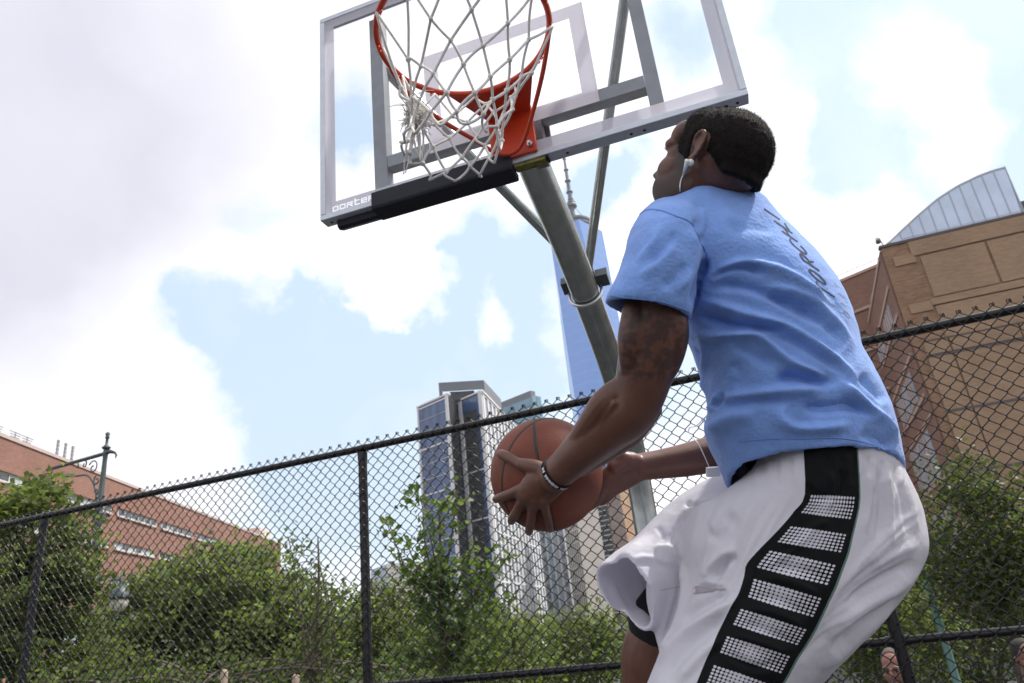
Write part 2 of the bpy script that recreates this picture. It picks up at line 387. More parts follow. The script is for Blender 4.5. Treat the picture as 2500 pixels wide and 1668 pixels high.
# backboard
bb = build('backboard_glass', (lambda m: (m.box(H(0, .397, .288), (.672, .005, .438), HAX), m)[1])(MB()), M_glass, hoop)
def bar(u0, u1, w0, w1, v0, v1, name, ma, par): 
    m = MB(); m.box(H((u0+u1)/2, (v0+v1)/2, (w0+w1)/2), ((u1-u0)/2, (v1-v0)/2, (w1-w0)/2), HAX); return build(name, m, ma, par)
u0, u1, w0, w1 = -.7043, .7043, -.168, .7323; fw = .020
fr = [bar(u0, u1, w0, w0+fw, .388, .436, 'frame_rail', M_alu, hoop), bar(u0, u1, w1-fw, w1, .388, .436, 'frame_rail', M_alu, hoop),
      bar(u0, u0+fw, w0+fw+.001, w1-fw-.001, .388, .436, 'frame_rail', M_alu, hoop), bar(u1-fw, u1, w0+fw+.001, w1-fw-.001, .388, .436, 'frame_rail', M_alu, hoop)]
for o in fr:
    md = o.modifiers.new('bevel', 'BEVEL'); md.width = .002; md.segments = 2
for uu in (.64, .672, .36, .40, .16, -.675, -.645):
    m = MB(); m.lathe(H(uu, .414, w0-.0012), [(.005, 0), (.005, .001)], 10); build('bolt_hole', m, M_dark, hoop)
# frosted border and target square printed on the front of the sheet
def frame_print(ua, ub_, wa, wb, t, name, tb=None):
    tb = tb or t; m = MB(); v = .3905
    for a, b, c, d in ((ua, ub_, wa, wa+tb), (ua, ub_, wb-t, wb), (ua, ua+t, wa+tb, wb-t), (ub_-t, ub_, wa+tb, wb-t)):
        m.box(H((a+b)/2, v, (c+d)/2), ((b-a)/2, .0006, (d-c)/2), HAX)
    return build(name, m, M_film, hoop)
brd = frame_print(u0+fw, u1-fw, w0+fw, w1-fw, .040, 'border_print')
frame_print(-.288, .288, -.033, .375, .050, 'target_square')
# brand word stencilled on the lower border, running in behind the pad; letters as wide square strokes
def stroke_letters(word, place, wd, ht, gap, t):
    "word drawn from square-cornered strokes; place(x, y) -> world"
    G = {'p': [[(0, -.45), (0, 1), (1, 1), (1, 0), (0, 0)]], 'o': [[(0, 0), (0, 1), (1, 1), (1, 0), (0, 0)]],
         'r': [[(0, 0), (0, 1), (1, 1), (1, .5), (0, .5)], [(.45, .5), (1, 0)]], 't': [[(.15, 1.45), (.15, 0), (1, 0)], [(0, 1), (.9, 1)]],
         'e': [[(1, 0), (0, 0), (0, 1), (1, 1), (1, .5), (0, .5)]], 'l': [[(0, 0), (0, 1), (1, 1)]]}
    m = MB(); x = 0
    for ch in word:
        for path in G[ch]:
            for a, b in zip(path[:-1], path[1:]):
                a = np.array([x+a[0]*wd, a[1]*ht]); b = np.array([x+b[0]*wd, b[1]*ht]); d = b-a; L = np.linalg.norm(d); d = d/L; q = np.array([-d[1], d[0]])*t/2
                a2 = a-d*t*.5; b2 = b+d*t*.5
                m.slab([place(*(a2-q)), place(*(b2-q)), place(*(b2+q)), place(*(a2+q))], -HN*.0012)
        x += wd+gap
    return m
m = stroke_letters('porter', lambda x, y: H(-.655+x, .3892, -.1435+y), .0185, .0155, .0088, .0052)
lets = build('lettering', m, M_letter, hoop)
# the word is left clear in the frosted border: cut it out of the print
_c = stroke_letters('porter', lambda x, y: H(-.655+x, .3940, -.1435+y), .0185, .0155, .0088, .0052); _V = []
for i, p in enumerate(_c.v): _V.append(tuple(np.array(p) - (HN*.006 if i % 8 >= 4 else 0)))
_c.v = _V; co_ = build('cutter', _c, None, None)
_bm = brd.modifiers.new('cut', 'BOOLEAN'); _bm.object = co_; _bm.operation = 'DIFFERENCE'; _bm.solver = 'EXACT'; _bm.use_self = True
_dg = bpy.context.evaluated_depsgraph_get(); _dg.update(); _nm = bpy.data.meshes.new_from_object(brd.evaluated_get(_dg)); brd.modifiers.clear(); brd.data = _nm
bpy.data.objects.remove(co_)
# steel frame behind the sheet
for a in ((-.523, -.474, -.10, .70), (.430, .474, -.10, .70)):
    o = bar(a[0], a[1], a[2], a[3], .446, .490, 'upright', M_rear, hoop)
o = bar(-.473, .429, .012, .058, .448, .492, 'crossbar', M_rear, hoop)
o = bar(.045, .085, -.147, .011, .447, .485, 'upright', M_rear, hoop); bar(-.085, -.045, -.147, .011, .447, .485, 'upright', M_rear, hoop)
bar(-.10, .10, -.06, .10, .4925, .505, 'mounting_plate', M_rear, hoop)
# pad along the left half of the lower edge; its front has come away at the far end
def extr(prof, ua, ub_, name, ma):
    m = MB(); A = [H(ua, v, w) for v, w in prof]; m.slab(A, HD*(ub_-ua)); return build(name, m, ma, hoop)
pd = extr([(.372, -.128), (.3872, -.128), (.3872, -.1695), (.45, -.1695), (.45, -.196), (.380, -.196), (.372, -.188)], -.502, -.012, 'edge_pad', M_pad)
pd.modifiers.new('bevel', 'BEVEL').width = .004
pd = extr([(.412, -.1695), (.452, -.1695), (.458, -.1835), (.43, -.196), (.417, -.190)], -.655, -.5025, 'edge_pad', M_pad); pd['label'] = 'bare underside strip of the navy edge pad'
m = MB(); m.box(H(.042, .409, -.1745), (.05, .016, .0055), HAX); build('glue_patch', m, M_glue, hoop)
m = MB(); m.box(H(.098, .409, -.1725), (.004, .018, .0035), HAX); build('pad_clip', m, M_pad, hoop)
# rim, its plate, gusset and the bent support rod
rim = MB(); rim.tube([H(.2345*math.cos(a), .2345*math.sin(a), 0) for a in np.linspace(0, 2*math.pi, 73)[:-1]], .0085, 14, closed=True)
rimo = build('rim', rim, M_orange, hoop, True)
m = MB(); m.slab([H(-.072, .378, .128), H(.046, .378, .128), H(.074, .378, .02), H(.074, .378, -.152), H(-.074, .378, -.152), H(-.074, .378, .02)], HN*.0095)
rp = build('rim_plate', m, M_orange, hoop); rp.modifiers.new('bevel', 'BEVEL').width = .002
m = MB(); m.slab([H(-.135, .200, -.002), H(-.07, .3775, .006), H(.07, .3775, .006), H(.135, .200, -.002), H(.07, .222, -.002), H(0, .231, -.002), H(-.07, .222, -.002)], HZ*.008)
gp = build('gusset_plate', m, M_orange, hoop)
m = MB(); m.slab([H(-.07, .377, .012), H(-.066, .24, .010), H(-.07, .377, .124)], -HD*.004); build('side_gusset', m, M_orange, hoop)
m = MB(); m.slab([H(.046, .377, .012), H(.062, .24, .010), H(.046, .377, .124)], HD*.004); build('side_gusset', m, M_orange, hoop)
rod = catmull([H(-.235, .02, -.006), H(-.222, .10, -.035), H(-.17, .20, -.075), H(-.10, .29, -.112), H(-.055, .342, -.138), H(-.02, .360, -.148), (H(.012, .360, -.147)), H(.045, .342, -.132), H(.10, .275, -.095), H(.17, .17, -.05), H(.225, .06, -.012), H(.236, -.01, -.006)], 6)
m = MB(); m.tube(rod, .0068, 10); build('support_rod', m, M_orange, hoop, True)
for uu, ww in ((.055, -.125), (-.055, -.125), (.03, .10), (-.05, .10)):
    m = MB(); c = H(uu, .378, ww); m.tube([c+HN*.001, c-HN*.008], .0095, 6); m.tube([c-HN*.008, c-HN*.018], .0055, 8); build('bolt', m, M_bolt, hoop)
# net hooks
RR = random.Random(4)
for k in range(12):
    a = 2*math.pi*(k+.5)/12; m = MB()
    for da in (-.035, .035):
        c = H(.2345*math.cos(a+da), .2345*math.sin(a+da), -.010)
        m.tube([c + HZ*.004, c-HZ*.006+HD*.004, c-HZ*.011, c-HZ*.006-HD*.004, c+HZ*.004], .0022, 6)
    build('net_hook', m, M_orange, hoop, True)
# net: twelve loops knotted into diamonds, caught up and knotted together on its left
ROWW = [-.012, -.105, -.165, -.225, -.285, -.34, -.385]
ROWR = [.2345, .185, .158, .142, .132, .128, .130]
TANG = H(-.165, .02, -.205)
def netpt(i, k):
    a = 2*math.pi*(k + (.5 if i % 2 else 0))/12 + .26; w = ROWW[i]; r = ROWR[i]
    rr = random.Random(i*37 + (k % 12)*11); r *= 1+rr.uniform(-.06, .06); w += rr.uniform(-.012, .012)*(i > 0)
    p = H(r*math.cos(a), r*math.sin(a), w)
    if i > 0:
        t = i/6.0; p = p + HD*(-.082*t) + HN*(.02*t) + HZ*(.028*t*t)
        # the left near side is bunched into the tangle
        side = max(0.0, math.cos(a-math.radians(195)))**2
        pull = side*min(1.0, i/1.8)*(.88 if i < 5 else .38); p = p*(1-pull) + TANG*pull
        if i >= 5: p = p + HZ*(-.03*side)
    return p
_e = bpy.data.objects.new('net', None); COL.objects.link(_e); _e.parent = hoop; net = _e; net.empty_display_size = .05
def sag(p, q, n, s, rr):
    v = rr.uniform(-1, 1)*s; w = np.array([rr.uniform(-1, 1), rr.uniform(-1, 1), 0])*s
    return [p + (q-p)*t + (HZ*v*.5 + w)*math.sin(math.pi*t) for t in np.linspace(0, 1, n)]
for k in range(12):
    for dirn_ in (0, 1):
        rr = random.Random(k*2+dirn_); path = []; kk = k
        for i in range(6):
            p = netpt(i, kk)
            if dirn_ == 0: k2 = kk + (0 if i % 2 == 0 else 1)
            else: k2 = kk - (1 if i % 2 == 0 else 0)
            q = netpt(i+1, k2)
            path += sag(p, q, 6, .004+.012*(np.linalg.norm(q-p) < .05), rr)[:-1]; kk = k2
        path.append(netpt(6, kk))
        m = MB(); m.tube(path, .0036, 7)
        for i in range(1, 6):
            c = path[i*5]; m.sphere(c, .0064+.0014*RR.random(), 7, 5)
        build('cord', m, M_net, net, True)
m = MB(); rr = random.Random(9)
for k in range(320):
    d = nrm([rr.gauss(0, 1), rr.gauss(0, 1), rr.gauss(0, .9)]); L = rr.uniform(.012, .045); c = TANG + np.array([rr.gauss(0, .013), rr.gauss(0, .013), rr.gauss(0, .020)])
    e = nrm([rr.gauss(0, 1), rr.gauss(0, 1), rr.gauss(0, 1)])*L*.4
    m.tube([c, c+d*L*.5+e*.6, c+d*L+e-HZ*.008], [.0020, .0015, .0006], 4)
for k in range(9):
    c = TANG + np.array([rr.gauss(0, .01), rr.gauss(0, .01), rr.gauss(0, .01)]); e = H(-.170+rr.uniform(-.06, .03), .02+rr.uniform(-.03, .03), -.205-rr.uniform(.06, .17))
    m.tube(catmull([c, (c+e)/2 + np.array([rr.gauss(0, .008), rr.gauss(0, .008), 0]), e], 5), [.0024]*5+[.0022]*4+[.0016]*2, 5)
fr_ = build('frayed_tuft', m, M_net, net, True); fr_['kind'] = 'stuff'

# ------------------------------------------------------------------ chain-link fence
M_vinyl = mat('black_vinyl_coating', (.007, .007, .009), .27, var=.2, vscale=30, spec=.34)
FT, FM = 2.835, 1.285
fence = thing('chain_link_fence', 'tall black chain-link fence running behind the hoop and the jumping player', 'fence', fen(-1.22, 0))
S0, S1 = -6.6, 5.2
m = MB(); m.tube([fen(S0, FT), fen(S1, FT)], .0245, 16); build('top_rail', m, M_vinyl, fence, True, autosmooth=50)
PX_ = [-4.43-3.15, -4.43, -1.225, 1.86, 5.0]
for a, b in zip(PX_[:-1], PX_[1:]):
    m = MB(); m.tube([fen(max(a, S0)+.031, FM), fen(b-.031, FM)], .0215, 14); build('mid_rail', m, M_vinyl, fence, True, autosmooth=50)
m = MB(); m.tube([fen(S0, .06), fen(S1, .06)], .0215, 12); build('bottom_rail', m, M_vinyl, fence, True)
for i, s in enumerate(PX_[1:]):
    p = build('post', (lambda m: (m.tube([fen(s, 0), fen(s, FT-.028)], .031, 18), m)[1])(MB()), M_vinyl, fence, True, autosmooth=50)
    m = MB(); m.tube([fen(s, FT-.085), fen(s, FT-.03)], .0345, 18); m.tube([fen(s-.035, FT), fen(s+.035, FT)], .0265, 18); build('post_cap', m, M_vinyl, p, True, autosmooth=50)
    m = MB(); m.tube([fen(s-.055, FM), fen(s+.055, FM)], .026, 14); m.tube([fen(s, FM-.03), fen(s, FM+.03)], .0345, 14); build('rail_clamp', m, M_vinyl, p, True, autosmooth=50)
    for j in range(7):
        z = .35+j*.36; m = MB()
        m.tube([fen(s+.034*math.cos(a), z+.01*math.sin(a*.5), .034*math.sin(a)) for a in np.linspace(-2.6, 2.6, 12)] + [fen(s-.075, z+.012, -.036), fen(s-.082, z+.002, -.038), fen(s-.078, z-.006, -.036)], .0026, 5)
        build('wire_tie', m, M_vinyl, p, True)
for a in np.arange(S0+.3, S1, .46):
    m = MB(); m.tube([fen(a, FT+.0245*math.cos(t), .0245*math.sin(t)) for t in np.linspace(-2.4, 2.4, 10)] + [fen(a+.012, FT-.045, -.03)], .0024, 5); build('wire_tie', m, M_vinyl, fence, True)
for a in (-5.2, -2.6, .45, 3.4):
    m = MB(); m.tube([fen(a-.05, FT), fen(a+.05, FT)], .0235, 14); build('rail_sleeve', m, M_vinyl, fence, True, autosmooth=50)
# mesh: every zigzag wire is a piece, two shared shapes alternating
DW = .080; hw = DW/2; rows = int((FT-.02)/hw)
def wire_mesh(flip):
    pts = []; off = -.030; z0 = FT+.046-rows*hw
    for j in range(rows+1):
        side = (j % 2) ^ flip
        e = .0034*(1 if side else -1)
        for t in (-.16, .16):
            u = (hw+.002 if side else -.002); z = z0 + j*hw + t*hw*.5
            pts.append(FD*(u) + FN*(off + e*(1 if (t > 0) else -1)*.8) + HZ*z)
    # the knuckled / twisted selvage stands up above the rail
    zt = z0+rows*hw; side = (rows % 2) ^ flip; ue = (hw if side else 0.0); us = -1 if side else 1
    pts += [FD*(ue-us*.004)+FN*(off-.004)+HZ*(zt+.009), FD*(ue-us*.010)+FN*(off+.003)+HZ*(zt+.008), FD*(ue-us*.010)+FN*(off+.006)+HZ*(zt-.006)]
    m = MB(); m.tube(pts, .0031, 5); me = bpy.data.meshes.new('wire'); me.from_pydata([tuple(p) for p in m.v], [], m.f); me.materials.append(M_vinyl)
    me.polygons.foreach_set('use_smooth', [True]*len(me.polygons)); return me
wm = [wire_mesh(0), wire_mesh(1)]
fb = np.array(fence.location); nw = int((S1-S0)/hw)
for i in range(nw):
    o = bpy.data.objects.new('wire', wm[i % 2]); COL.objects.link(o); o.parent = fence
    b = fen(S0+i*hw, 0); o.location = tuple(b - fb)
# ------------------------------------------------------------------ buildings beyond the fence
GZ = -4.0
M_brickL = brickmat('red_brick', (.275, .142, .108), (.235, .118, .09), (.26, .18, .15), bw=.6, bh=.2, mort=.02, var=.16, vs=.25)
M_cap = mat('stone_coping', (.46, .38, .35), .8, var=.1)
M_winW = mat('white_window_frame', (.62, .63, .62), .5)
M_gdark = mat('dark_window_glass', (.030, .040, .050), .08, spec=.7)
M_glight = mat('pale_window_blind', (.36, .42, .42), .35, spec=.6)
M_ggreen = mat('greenish_shop_glass', (.16, .27, .25), .15, spec=.7)
class Wall:
    def __init__(s, A, B):
        s.A = np.array([A[0], A[1], 0.0]); d = np.array([B[0]-A[0], B[1]-A[1], 0.0]); s.L = np.linalg.norm(d); s.d = d/s.L
        s.n = np.array([s.d[1], -s.d[0], 0]);
        if s.n@(CAM*np.array([1, 1, 0])-s.A) < 0: s.n = -s.n
    def p(s, u, z, out=0.0): return s.A + s.d*u + s.n*out + np.array([0, 0, z])
    def box(s, m, u0, u1, z0, z1, o0, o1): return m.box(s.p((u0+u1)/2, (z0+z1)/2, (o0+o1)/2), (abs(u1-u0)/2, abs(o1-o0)/2, abs(z1-z0)/2), (s.d, s.n, HZ))
    def hit(s, px, py):
        r = ray(px, py); t = ((s.A-CAM)@s.n)/(r@s.n); P = CAM+r*t; return (P-s.A)@s.d, P[2]

# long red brick block on the left with ribbon windows
A = onz(0, 1058, 24); B = onz(680, 1325, 24); w = Wall(A-(B-A)*.25, B+(B-A)*.02)
bl = thing('brick_building', 'long red brick building with ribbon windows behind the trees on the left', 'building', w.p(0, GZ))
off0 = np.linalg.norm((B-A)[:2])*.25
m = MB(); m.prism([w.p(0, 0)[:2], w.p(w.L, 0)[:2], w.p(w.L, 0, -30)[:2], w.p(0, 0, -30)[:2]], GZ, 23.7); build('wall', m, M_brickL, bl, uvwall=True)
m = MB(); w.box(m, -.2, w.L+.2, 23.7, 24.05, -.6, .12); build('coping', m, M_cap, bl)
rng = random.Random(2)
for zr0, zr1 in ((19.55, 20.45), (15.45, 16.3), (11.3, 12.2), (7.2, 8.1)):
    for k in range(-3, 10):
        s0 = off0+24.05+12.7*k; s1 = s0+11.0
        if s0 < 0 or s1 > w.L: continue
        m = MB(); w.box(m, s0, s1, zr0, zr0+.12, .002, .10); w.box(m, s0, s1, zr1-.08, zr1, .002, .08)
        nm = 6
        for j in range(nm+1): 
            u = s0+.05+(s1-s0-.1)*j/nm; w.box(m, u-.07, u+.07, zr0+.121, zr1-.081, .002, .07)
        win = build('window', m, M_winW, bl)
        m = MB(); w.box(m, s0-.15, s1+.15, zr1+.005, zr1+.22, .003, .26); build('shadow_lintel', m, M_brickL, bl, uvwall=True)  # projecting course added to cast the dark shadow line over the windows
        m = MB(); w.box(m, s0-.15, s1+.15, zr0-.16, zr0-.005, .003, .22); build('sill', m, M_cap, win)
        for j in range(nm):
            a = s0+.12+(s1-s0-.1)*j/nm; b = s0-.02+(s1-s0-.1)*(j+1)/nm; m = MB(); w.box(m, a, b, zr0+.12, zr1-.08, .003, .03)
            build('pane', m, M_gdark if rng.random() < .6 else M_glight, win)
for k in range(-3, 10):
    s0 = off0+6+6.6*k*1.0
    if s0 < 0 or s0+5.6 > w.L: continue
    m = MB(); w.box(m, s0, s0+5.6, 2.4, 6.2, .003, .06); win = build('shop_window', m, M_ggreen, bl)
    m = MB(); w.box(m, s0-.1, s0+5.7, 5.9, 6.2, .061, .15); w.box(m, s0+2.7, s0+2.9, 2.4, 5.9, .061, .12); build('frame', m, M_winW, win)
# aerials on its roof
M_ant = mat('aerial_metal', (.32, .31, .32), .5, metal=.5)
gp_ = 'aerials on the red brick roof'
for px, kind in ((168, 0), (186, 0), (203, 0), (70, 1), (98, 1), (25, 2)):
    u, _ = w.hit(px, 1058+px*.3926); t = thing('aerial', {168: 'panel aerial on the red brick roof, farthest left of the three in a row', 186: 'panel aerial on the red brick roof, middle one of the three in a row', 203: 'panel aerial on the red brick roof, nearest the ornate lamp post', 70: 'branched television aerial on the red brick roof, farther from the lamp post', 98: 'branched television aerial on the red brick roof, between the other and the panel aerials', 25: 'small lone aerial on the red brick roof at the far left'}[px], 'aerial', w.p(u, 24.05, -1.5), gp_)
    b = w.p(u, 24.0, -1.5); h = 2.3 if kind == 0 else 1.5
    m = MB(); m.tube([b, b+HZ*h], .06, 6); build('mast', m, M_ant, t)
    for j in range(4):
        m = MB()
        if kind == 0: m.box(b+HZ*(1.0+.45*j)+w.d*.12, (.16, .1, .17), (w.d, w.n, HZ))
        else: m.box(b+HZ*(h-.1-.25*j), (1.0-.15*j, .035, .035), (w.d, w.n, HZ))
        build('element', m, M_ant, t)
# small pale penthouse at the far end of its roof
pc = thing('rooftop_cabin', 'small pale rooftop cabin at the far end of the red brick roof', 'rooftop cabin', w.p(w.L-6, 24.05))
m = MB(); w.box(m, w.L-9, w.L-1.5, 24.06, 26.6, -6, -2); build('wall', m, mat('pale_render', (.62, .50, .44), .8), pc)
for k in range(3):
    m = MB(); w.box(m, w.L-8.3+2.3*k, w.L-7.2+2.3*k, 24.6, 26.2, -2.0, -1.9); build('louvre', m, M_winW, pc)

# brown brick school block on the right
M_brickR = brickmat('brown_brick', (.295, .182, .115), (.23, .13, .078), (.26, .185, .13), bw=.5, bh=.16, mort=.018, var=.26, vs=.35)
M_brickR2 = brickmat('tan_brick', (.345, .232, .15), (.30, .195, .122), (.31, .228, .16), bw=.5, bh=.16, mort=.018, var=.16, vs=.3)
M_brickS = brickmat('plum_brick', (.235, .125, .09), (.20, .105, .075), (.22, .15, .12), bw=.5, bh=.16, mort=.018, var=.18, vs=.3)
M_band = mat('dark_brick_band', (.10, .085, .085), .8)
M_stone = mat('pink_stone_band', (.40, .27, .215), .8, var=.12)
M_sky = mat('painted_sky_glass', (.42, .50, .58), .10, spec=.8, var=.2, vscale=.3)  # bright sky reflection is put into the pale blue base colour
M_mull = mat('grey_mullion', (.36, .40, .47), .5, metal=.2)
A = onz(2150, 607, 28); B = onz(2500, 525, 28); wf = Wall(A, A+(B-A)*5)
br_ = thing('school_building', 'brown brick building with barrel glass roof on the right, above the fence', 'building', wf.p(0, GZ))
r = ray(2003, 1430); sd = nrm([r[0], r[1], 0]); ws = Wall(A, A+sd*62)
C2 = A+sd*62
m = MB(); m.prism([wf.p(0, 0)[:2], wf.p(wf.L, 0)[:2], (wf.p(wf.L, 0)+sd*62)[:2], C2[:2]], GZ, 28.0); build('wall', m, M_brickR, br_, uvwall=True)
# side face cladding a hand's width proud, with stone bands
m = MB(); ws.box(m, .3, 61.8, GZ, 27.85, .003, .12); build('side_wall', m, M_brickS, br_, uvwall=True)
for z in (27.4, 24.75, 22.2, 18.6, 15.1, 13.4, 8.9):
    m = MB(); ws.box(m, 1.2, 61.8, z, z+.34, .121, .2); build('stone_band', m, M_stone, br_)
for z0, z1, sl_ in ((22.65, 24.25, [(4.0, 9), (12, 20), (23, 31)]), (15.55, 18.1, [(4.3, 8.6), (8.9, 16), (18, 27)]), (9.3, 13.1, [(4.8, 12.5), (13, 22), (24, 34)]), (3.2, 7.0, [(4.8, 12.5), (13, 22), (24, 34)])):
    for a, b in sl_:
        m = MB(); ws.box(m, a, b, z0, z1, .121, .20); win = build('window', m, M_sky, br_)
        for k in range(1, 4):
            u = a+(b-a)*k/4; m = MB(); ws.box(m, u-.1, u+.1, z0, z1, .201, .28); build('mullion', m, M_stone, win)
m = MB(); wf.box(m, -.1, wf.L, 28.0, 28.22, -.5, .14); build('coping', m, M_band, br_)
# brick panels of the front, each proud of the wall behind it
def fpan(u0, u1, z0, z1, o, name, ma): 
    m = MB(); wf.box(m, u0, u1, z0, z1, .003, o); return build(name, m, ma, br_, uvwall=True)
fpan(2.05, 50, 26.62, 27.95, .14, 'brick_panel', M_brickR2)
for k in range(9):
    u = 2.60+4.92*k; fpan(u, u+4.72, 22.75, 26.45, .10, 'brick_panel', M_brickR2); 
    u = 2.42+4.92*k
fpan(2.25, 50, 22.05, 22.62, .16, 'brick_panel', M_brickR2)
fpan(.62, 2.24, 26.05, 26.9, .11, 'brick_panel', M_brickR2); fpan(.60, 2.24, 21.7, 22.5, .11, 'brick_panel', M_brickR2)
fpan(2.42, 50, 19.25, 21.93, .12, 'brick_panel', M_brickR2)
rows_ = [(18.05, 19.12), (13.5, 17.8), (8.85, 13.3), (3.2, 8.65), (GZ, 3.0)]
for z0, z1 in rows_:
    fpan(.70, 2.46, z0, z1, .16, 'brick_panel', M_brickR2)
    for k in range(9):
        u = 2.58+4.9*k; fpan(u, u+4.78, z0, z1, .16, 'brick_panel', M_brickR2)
for z in (19.12, 17.80, 13.30, 8.65):
    m = MB(); wf.box(m, .70, 50, z+.004, z+.196 if z != 19.12 else z+.12, .003, .19); build('dark_band', m, M_band, br_)
# barrel glass roof: panes between mullions, a curved metal edge, standing 2 m behind the front
arc = [(2168, 600), (2200, 569), (2240, 532), (2290, 490), (2340, 458), (2390, 434), (2425, 421), (2455, 413)]
wb = Wall(wf.p(0, 0, -2.2), wf.p(wf.L, 0, -2.2))
au = [wb.hit(*q) for q in arc]; uA = [q[0] for q in au]; zA = [q[1] for q in au]
def zarc(u): return float(np.interp(u, uA, zA))
u0_, u1_ = uA[0], uA[-1]; uend, _ = wb.hit(2486, 500)
mu = np.linspace(u0_+.25, u1_, 12); barrel = None
m = MB()
top = [wb.p(u, zarc(u)+.10, .05) for u in np.linspace(u0_-.1, u1_+.05, 30)]
for a, b in zip(top[:-1], top[1:]): m.slab([a, b, b+HZ*.14, a+HZ*.14], -wb.n*14)
barrel = build('barrel_roof', m, mat('barrel_roof_metal', (.42, .42, .46), .45, metal=.4), br_)
zmid = 28.0+1.35
M_barglass = mat('pale_barrel_glass', (.52, .63, .80), .12, spec=.8, var=.10, vscale=.5)
def pane(us, zb, zt_f, o=0.0):
    poly = [wb.p(us[0], zb, o)] + [wb.p(us[-1], zb, o)] + [wb.p(u, max(zb+.02, zt_f(u)), o) for u in us[::-1]]
    m = MB(); m.slab(poly, -wb.n*.08); build('pane', m, M_barglass, barrel)
for a, b in zip(mu[:-1], mu[1:]):
    us = np.linspace(a+.03, b-.03, 4)
    if zarc(a) > zmid+.3:
        pane(us, 27.9, lambda u: zmid-.03); pane(us, zmid+.03, lambda u: zarc(u)+.08)
    else: pane(us, 27.9, lambda u: zarc(u)+.08)
us = np.linspace(u1_+.02, uend, 3); pane(us, 27.9, lambda u: zarc(u1_)-(u-u1_)/(uend-u1_)*(zarc(u1_)-29.9))
for u in mu:
    m = MB(); wb.box(m, u-.045, u+.045, 27.9, zarc(u)+.08, -.02, .03); build('mullion', m, M_mull, barrel)
m = MB(); wb.box(m, mu[3], u1_, zmid-.03, zmid+.03, -.021, .02); build('mullion', m, M_mull, barrel)
m = MB(); wb.box(m, uend+.05, uend+8, 27.9, 29.2, -2, -.2); build('plant_screen', m, M_sky, br_)
m = MB(); wb.box(m, uend+.25, uend+8, 29.21, 30.4, -2.4, -.4); build('plant_housing', m, M_band, br_)
# security camera on a bent arm at the roof corner
cb = wf.p(.35, 28.22, -.3)
sc_ = thing('security_camera', 'small dark security camera on a bent arm at the brown roof corner', 'security camera', cb)
e0 = at(2143, 588, np.dot(cb-CAM, FW)); 
m = MB(); m.tube(catmull([cb, cb*.55+e0*.45+HZ*.5, e0+HZ*.25, e0+HZ*.16-wf.d*.15], 5), .05, 6); build('arm', m, M_ant, sc_)
m = MB(); m.lathe(e0-HZ*.3, [(.08, 0), (.2, .08), (.2, .3), (.1, .42)], 10); build('housing', m, M_band, sc_)
# farther wing to its left
wingz = 28.6
A2 = onz(2135, 655, 33); B2 = onz(2000, 712, 33); ww_ = Wall(A2+(A2-B2)*.6, B2+(B2-A2)*.4)
wg = thing('brick_wing', 'plum-brown brick block seen just past the edge of the brown school building', 'building', ww_.p(0, GZ))
m = MB(); m.prism([ww_.p(0, 0)[:2], ww_.p(ww_.L, 0)[:2], ww_.p(ww_.L, 0, -15)[:2], ww_.p(0, 0, -15)[:2]], GZ, 33); build('wall', m, M_brickS, wg, uvwall=True)
m = MB(); ww_.box(m, -.1, ww_.L, 33.0, 33.3, -.4, .15); build('coping', m, M_stone, wg)
m = MB(); m.tube([ww_.p(0, 34.0, -.3), ww_.p(ww_.L, 34.0, -.3)], .04, 5); build('roof_rail', m, M_ant, wg)
for z in (29.0, 24.5, 20):
    m = MB(); ww_.box(m, -.1, ww_.L, z, z+.3, .003, .2); build('stone_band', m, M_stone, wg)

# glass and white-rib apartment tower
M_ribs = mat('white_concrete_rib', (.66, .66, .67), .6, var=.06)
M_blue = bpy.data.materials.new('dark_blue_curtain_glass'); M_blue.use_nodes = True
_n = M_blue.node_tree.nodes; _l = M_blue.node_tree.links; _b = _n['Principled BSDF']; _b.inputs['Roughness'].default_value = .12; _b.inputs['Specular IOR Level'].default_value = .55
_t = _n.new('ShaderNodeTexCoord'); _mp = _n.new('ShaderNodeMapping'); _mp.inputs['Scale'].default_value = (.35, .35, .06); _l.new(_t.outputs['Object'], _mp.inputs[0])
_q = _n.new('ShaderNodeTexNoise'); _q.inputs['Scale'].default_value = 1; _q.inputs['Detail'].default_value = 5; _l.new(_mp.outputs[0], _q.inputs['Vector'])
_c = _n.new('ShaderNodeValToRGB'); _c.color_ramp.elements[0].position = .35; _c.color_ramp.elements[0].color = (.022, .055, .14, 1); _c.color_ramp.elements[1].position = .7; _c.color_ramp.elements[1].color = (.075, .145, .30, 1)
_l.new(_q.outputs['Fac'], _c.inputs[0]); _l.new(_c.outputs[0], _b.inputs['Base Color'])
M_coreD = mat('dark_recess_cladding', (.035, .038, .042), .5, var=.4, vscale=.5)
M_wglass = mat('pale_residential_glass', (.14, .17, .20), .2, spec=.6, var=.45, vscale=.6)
M_roofg = mat('grey_roof_screen', (.15, .16, .18), .6)
HT = 90.0
TL, TM, N1, TC_, TR = [onz(*q, HT) for q in ((1019.5, 998), (1094, 965), (1113, 983), (1176, 958), (1250, 1035))]
d1 = nrm([*(TM-TL)[:2], 0]); d2 = nrm([*(TR-TC_)[:2], 0])
gt = thing('apartment_tower', 'blue glass apartment tower with white concrete ribs just left of the ball', 'tower', (TC_[0], TC_[1], GZ))
L2 = 118.0
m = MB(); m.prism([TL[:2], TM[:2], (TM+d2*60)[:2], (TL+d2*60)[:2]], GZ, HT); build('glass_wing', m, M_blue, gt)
TB = TC_-d1*15.5
m = MB(); m.prism([TB[:2], TC_[:2], (TC_+d2*L2)[:2], (TB+d2*L2)[:2]], GZ, HT-.3); build('core', m, M_coreD, gt)
wl1 = Wall(TL, TM); wl2 = Wall(TB, TC_); wr = Wall(TC_, TC_+d2*L2)
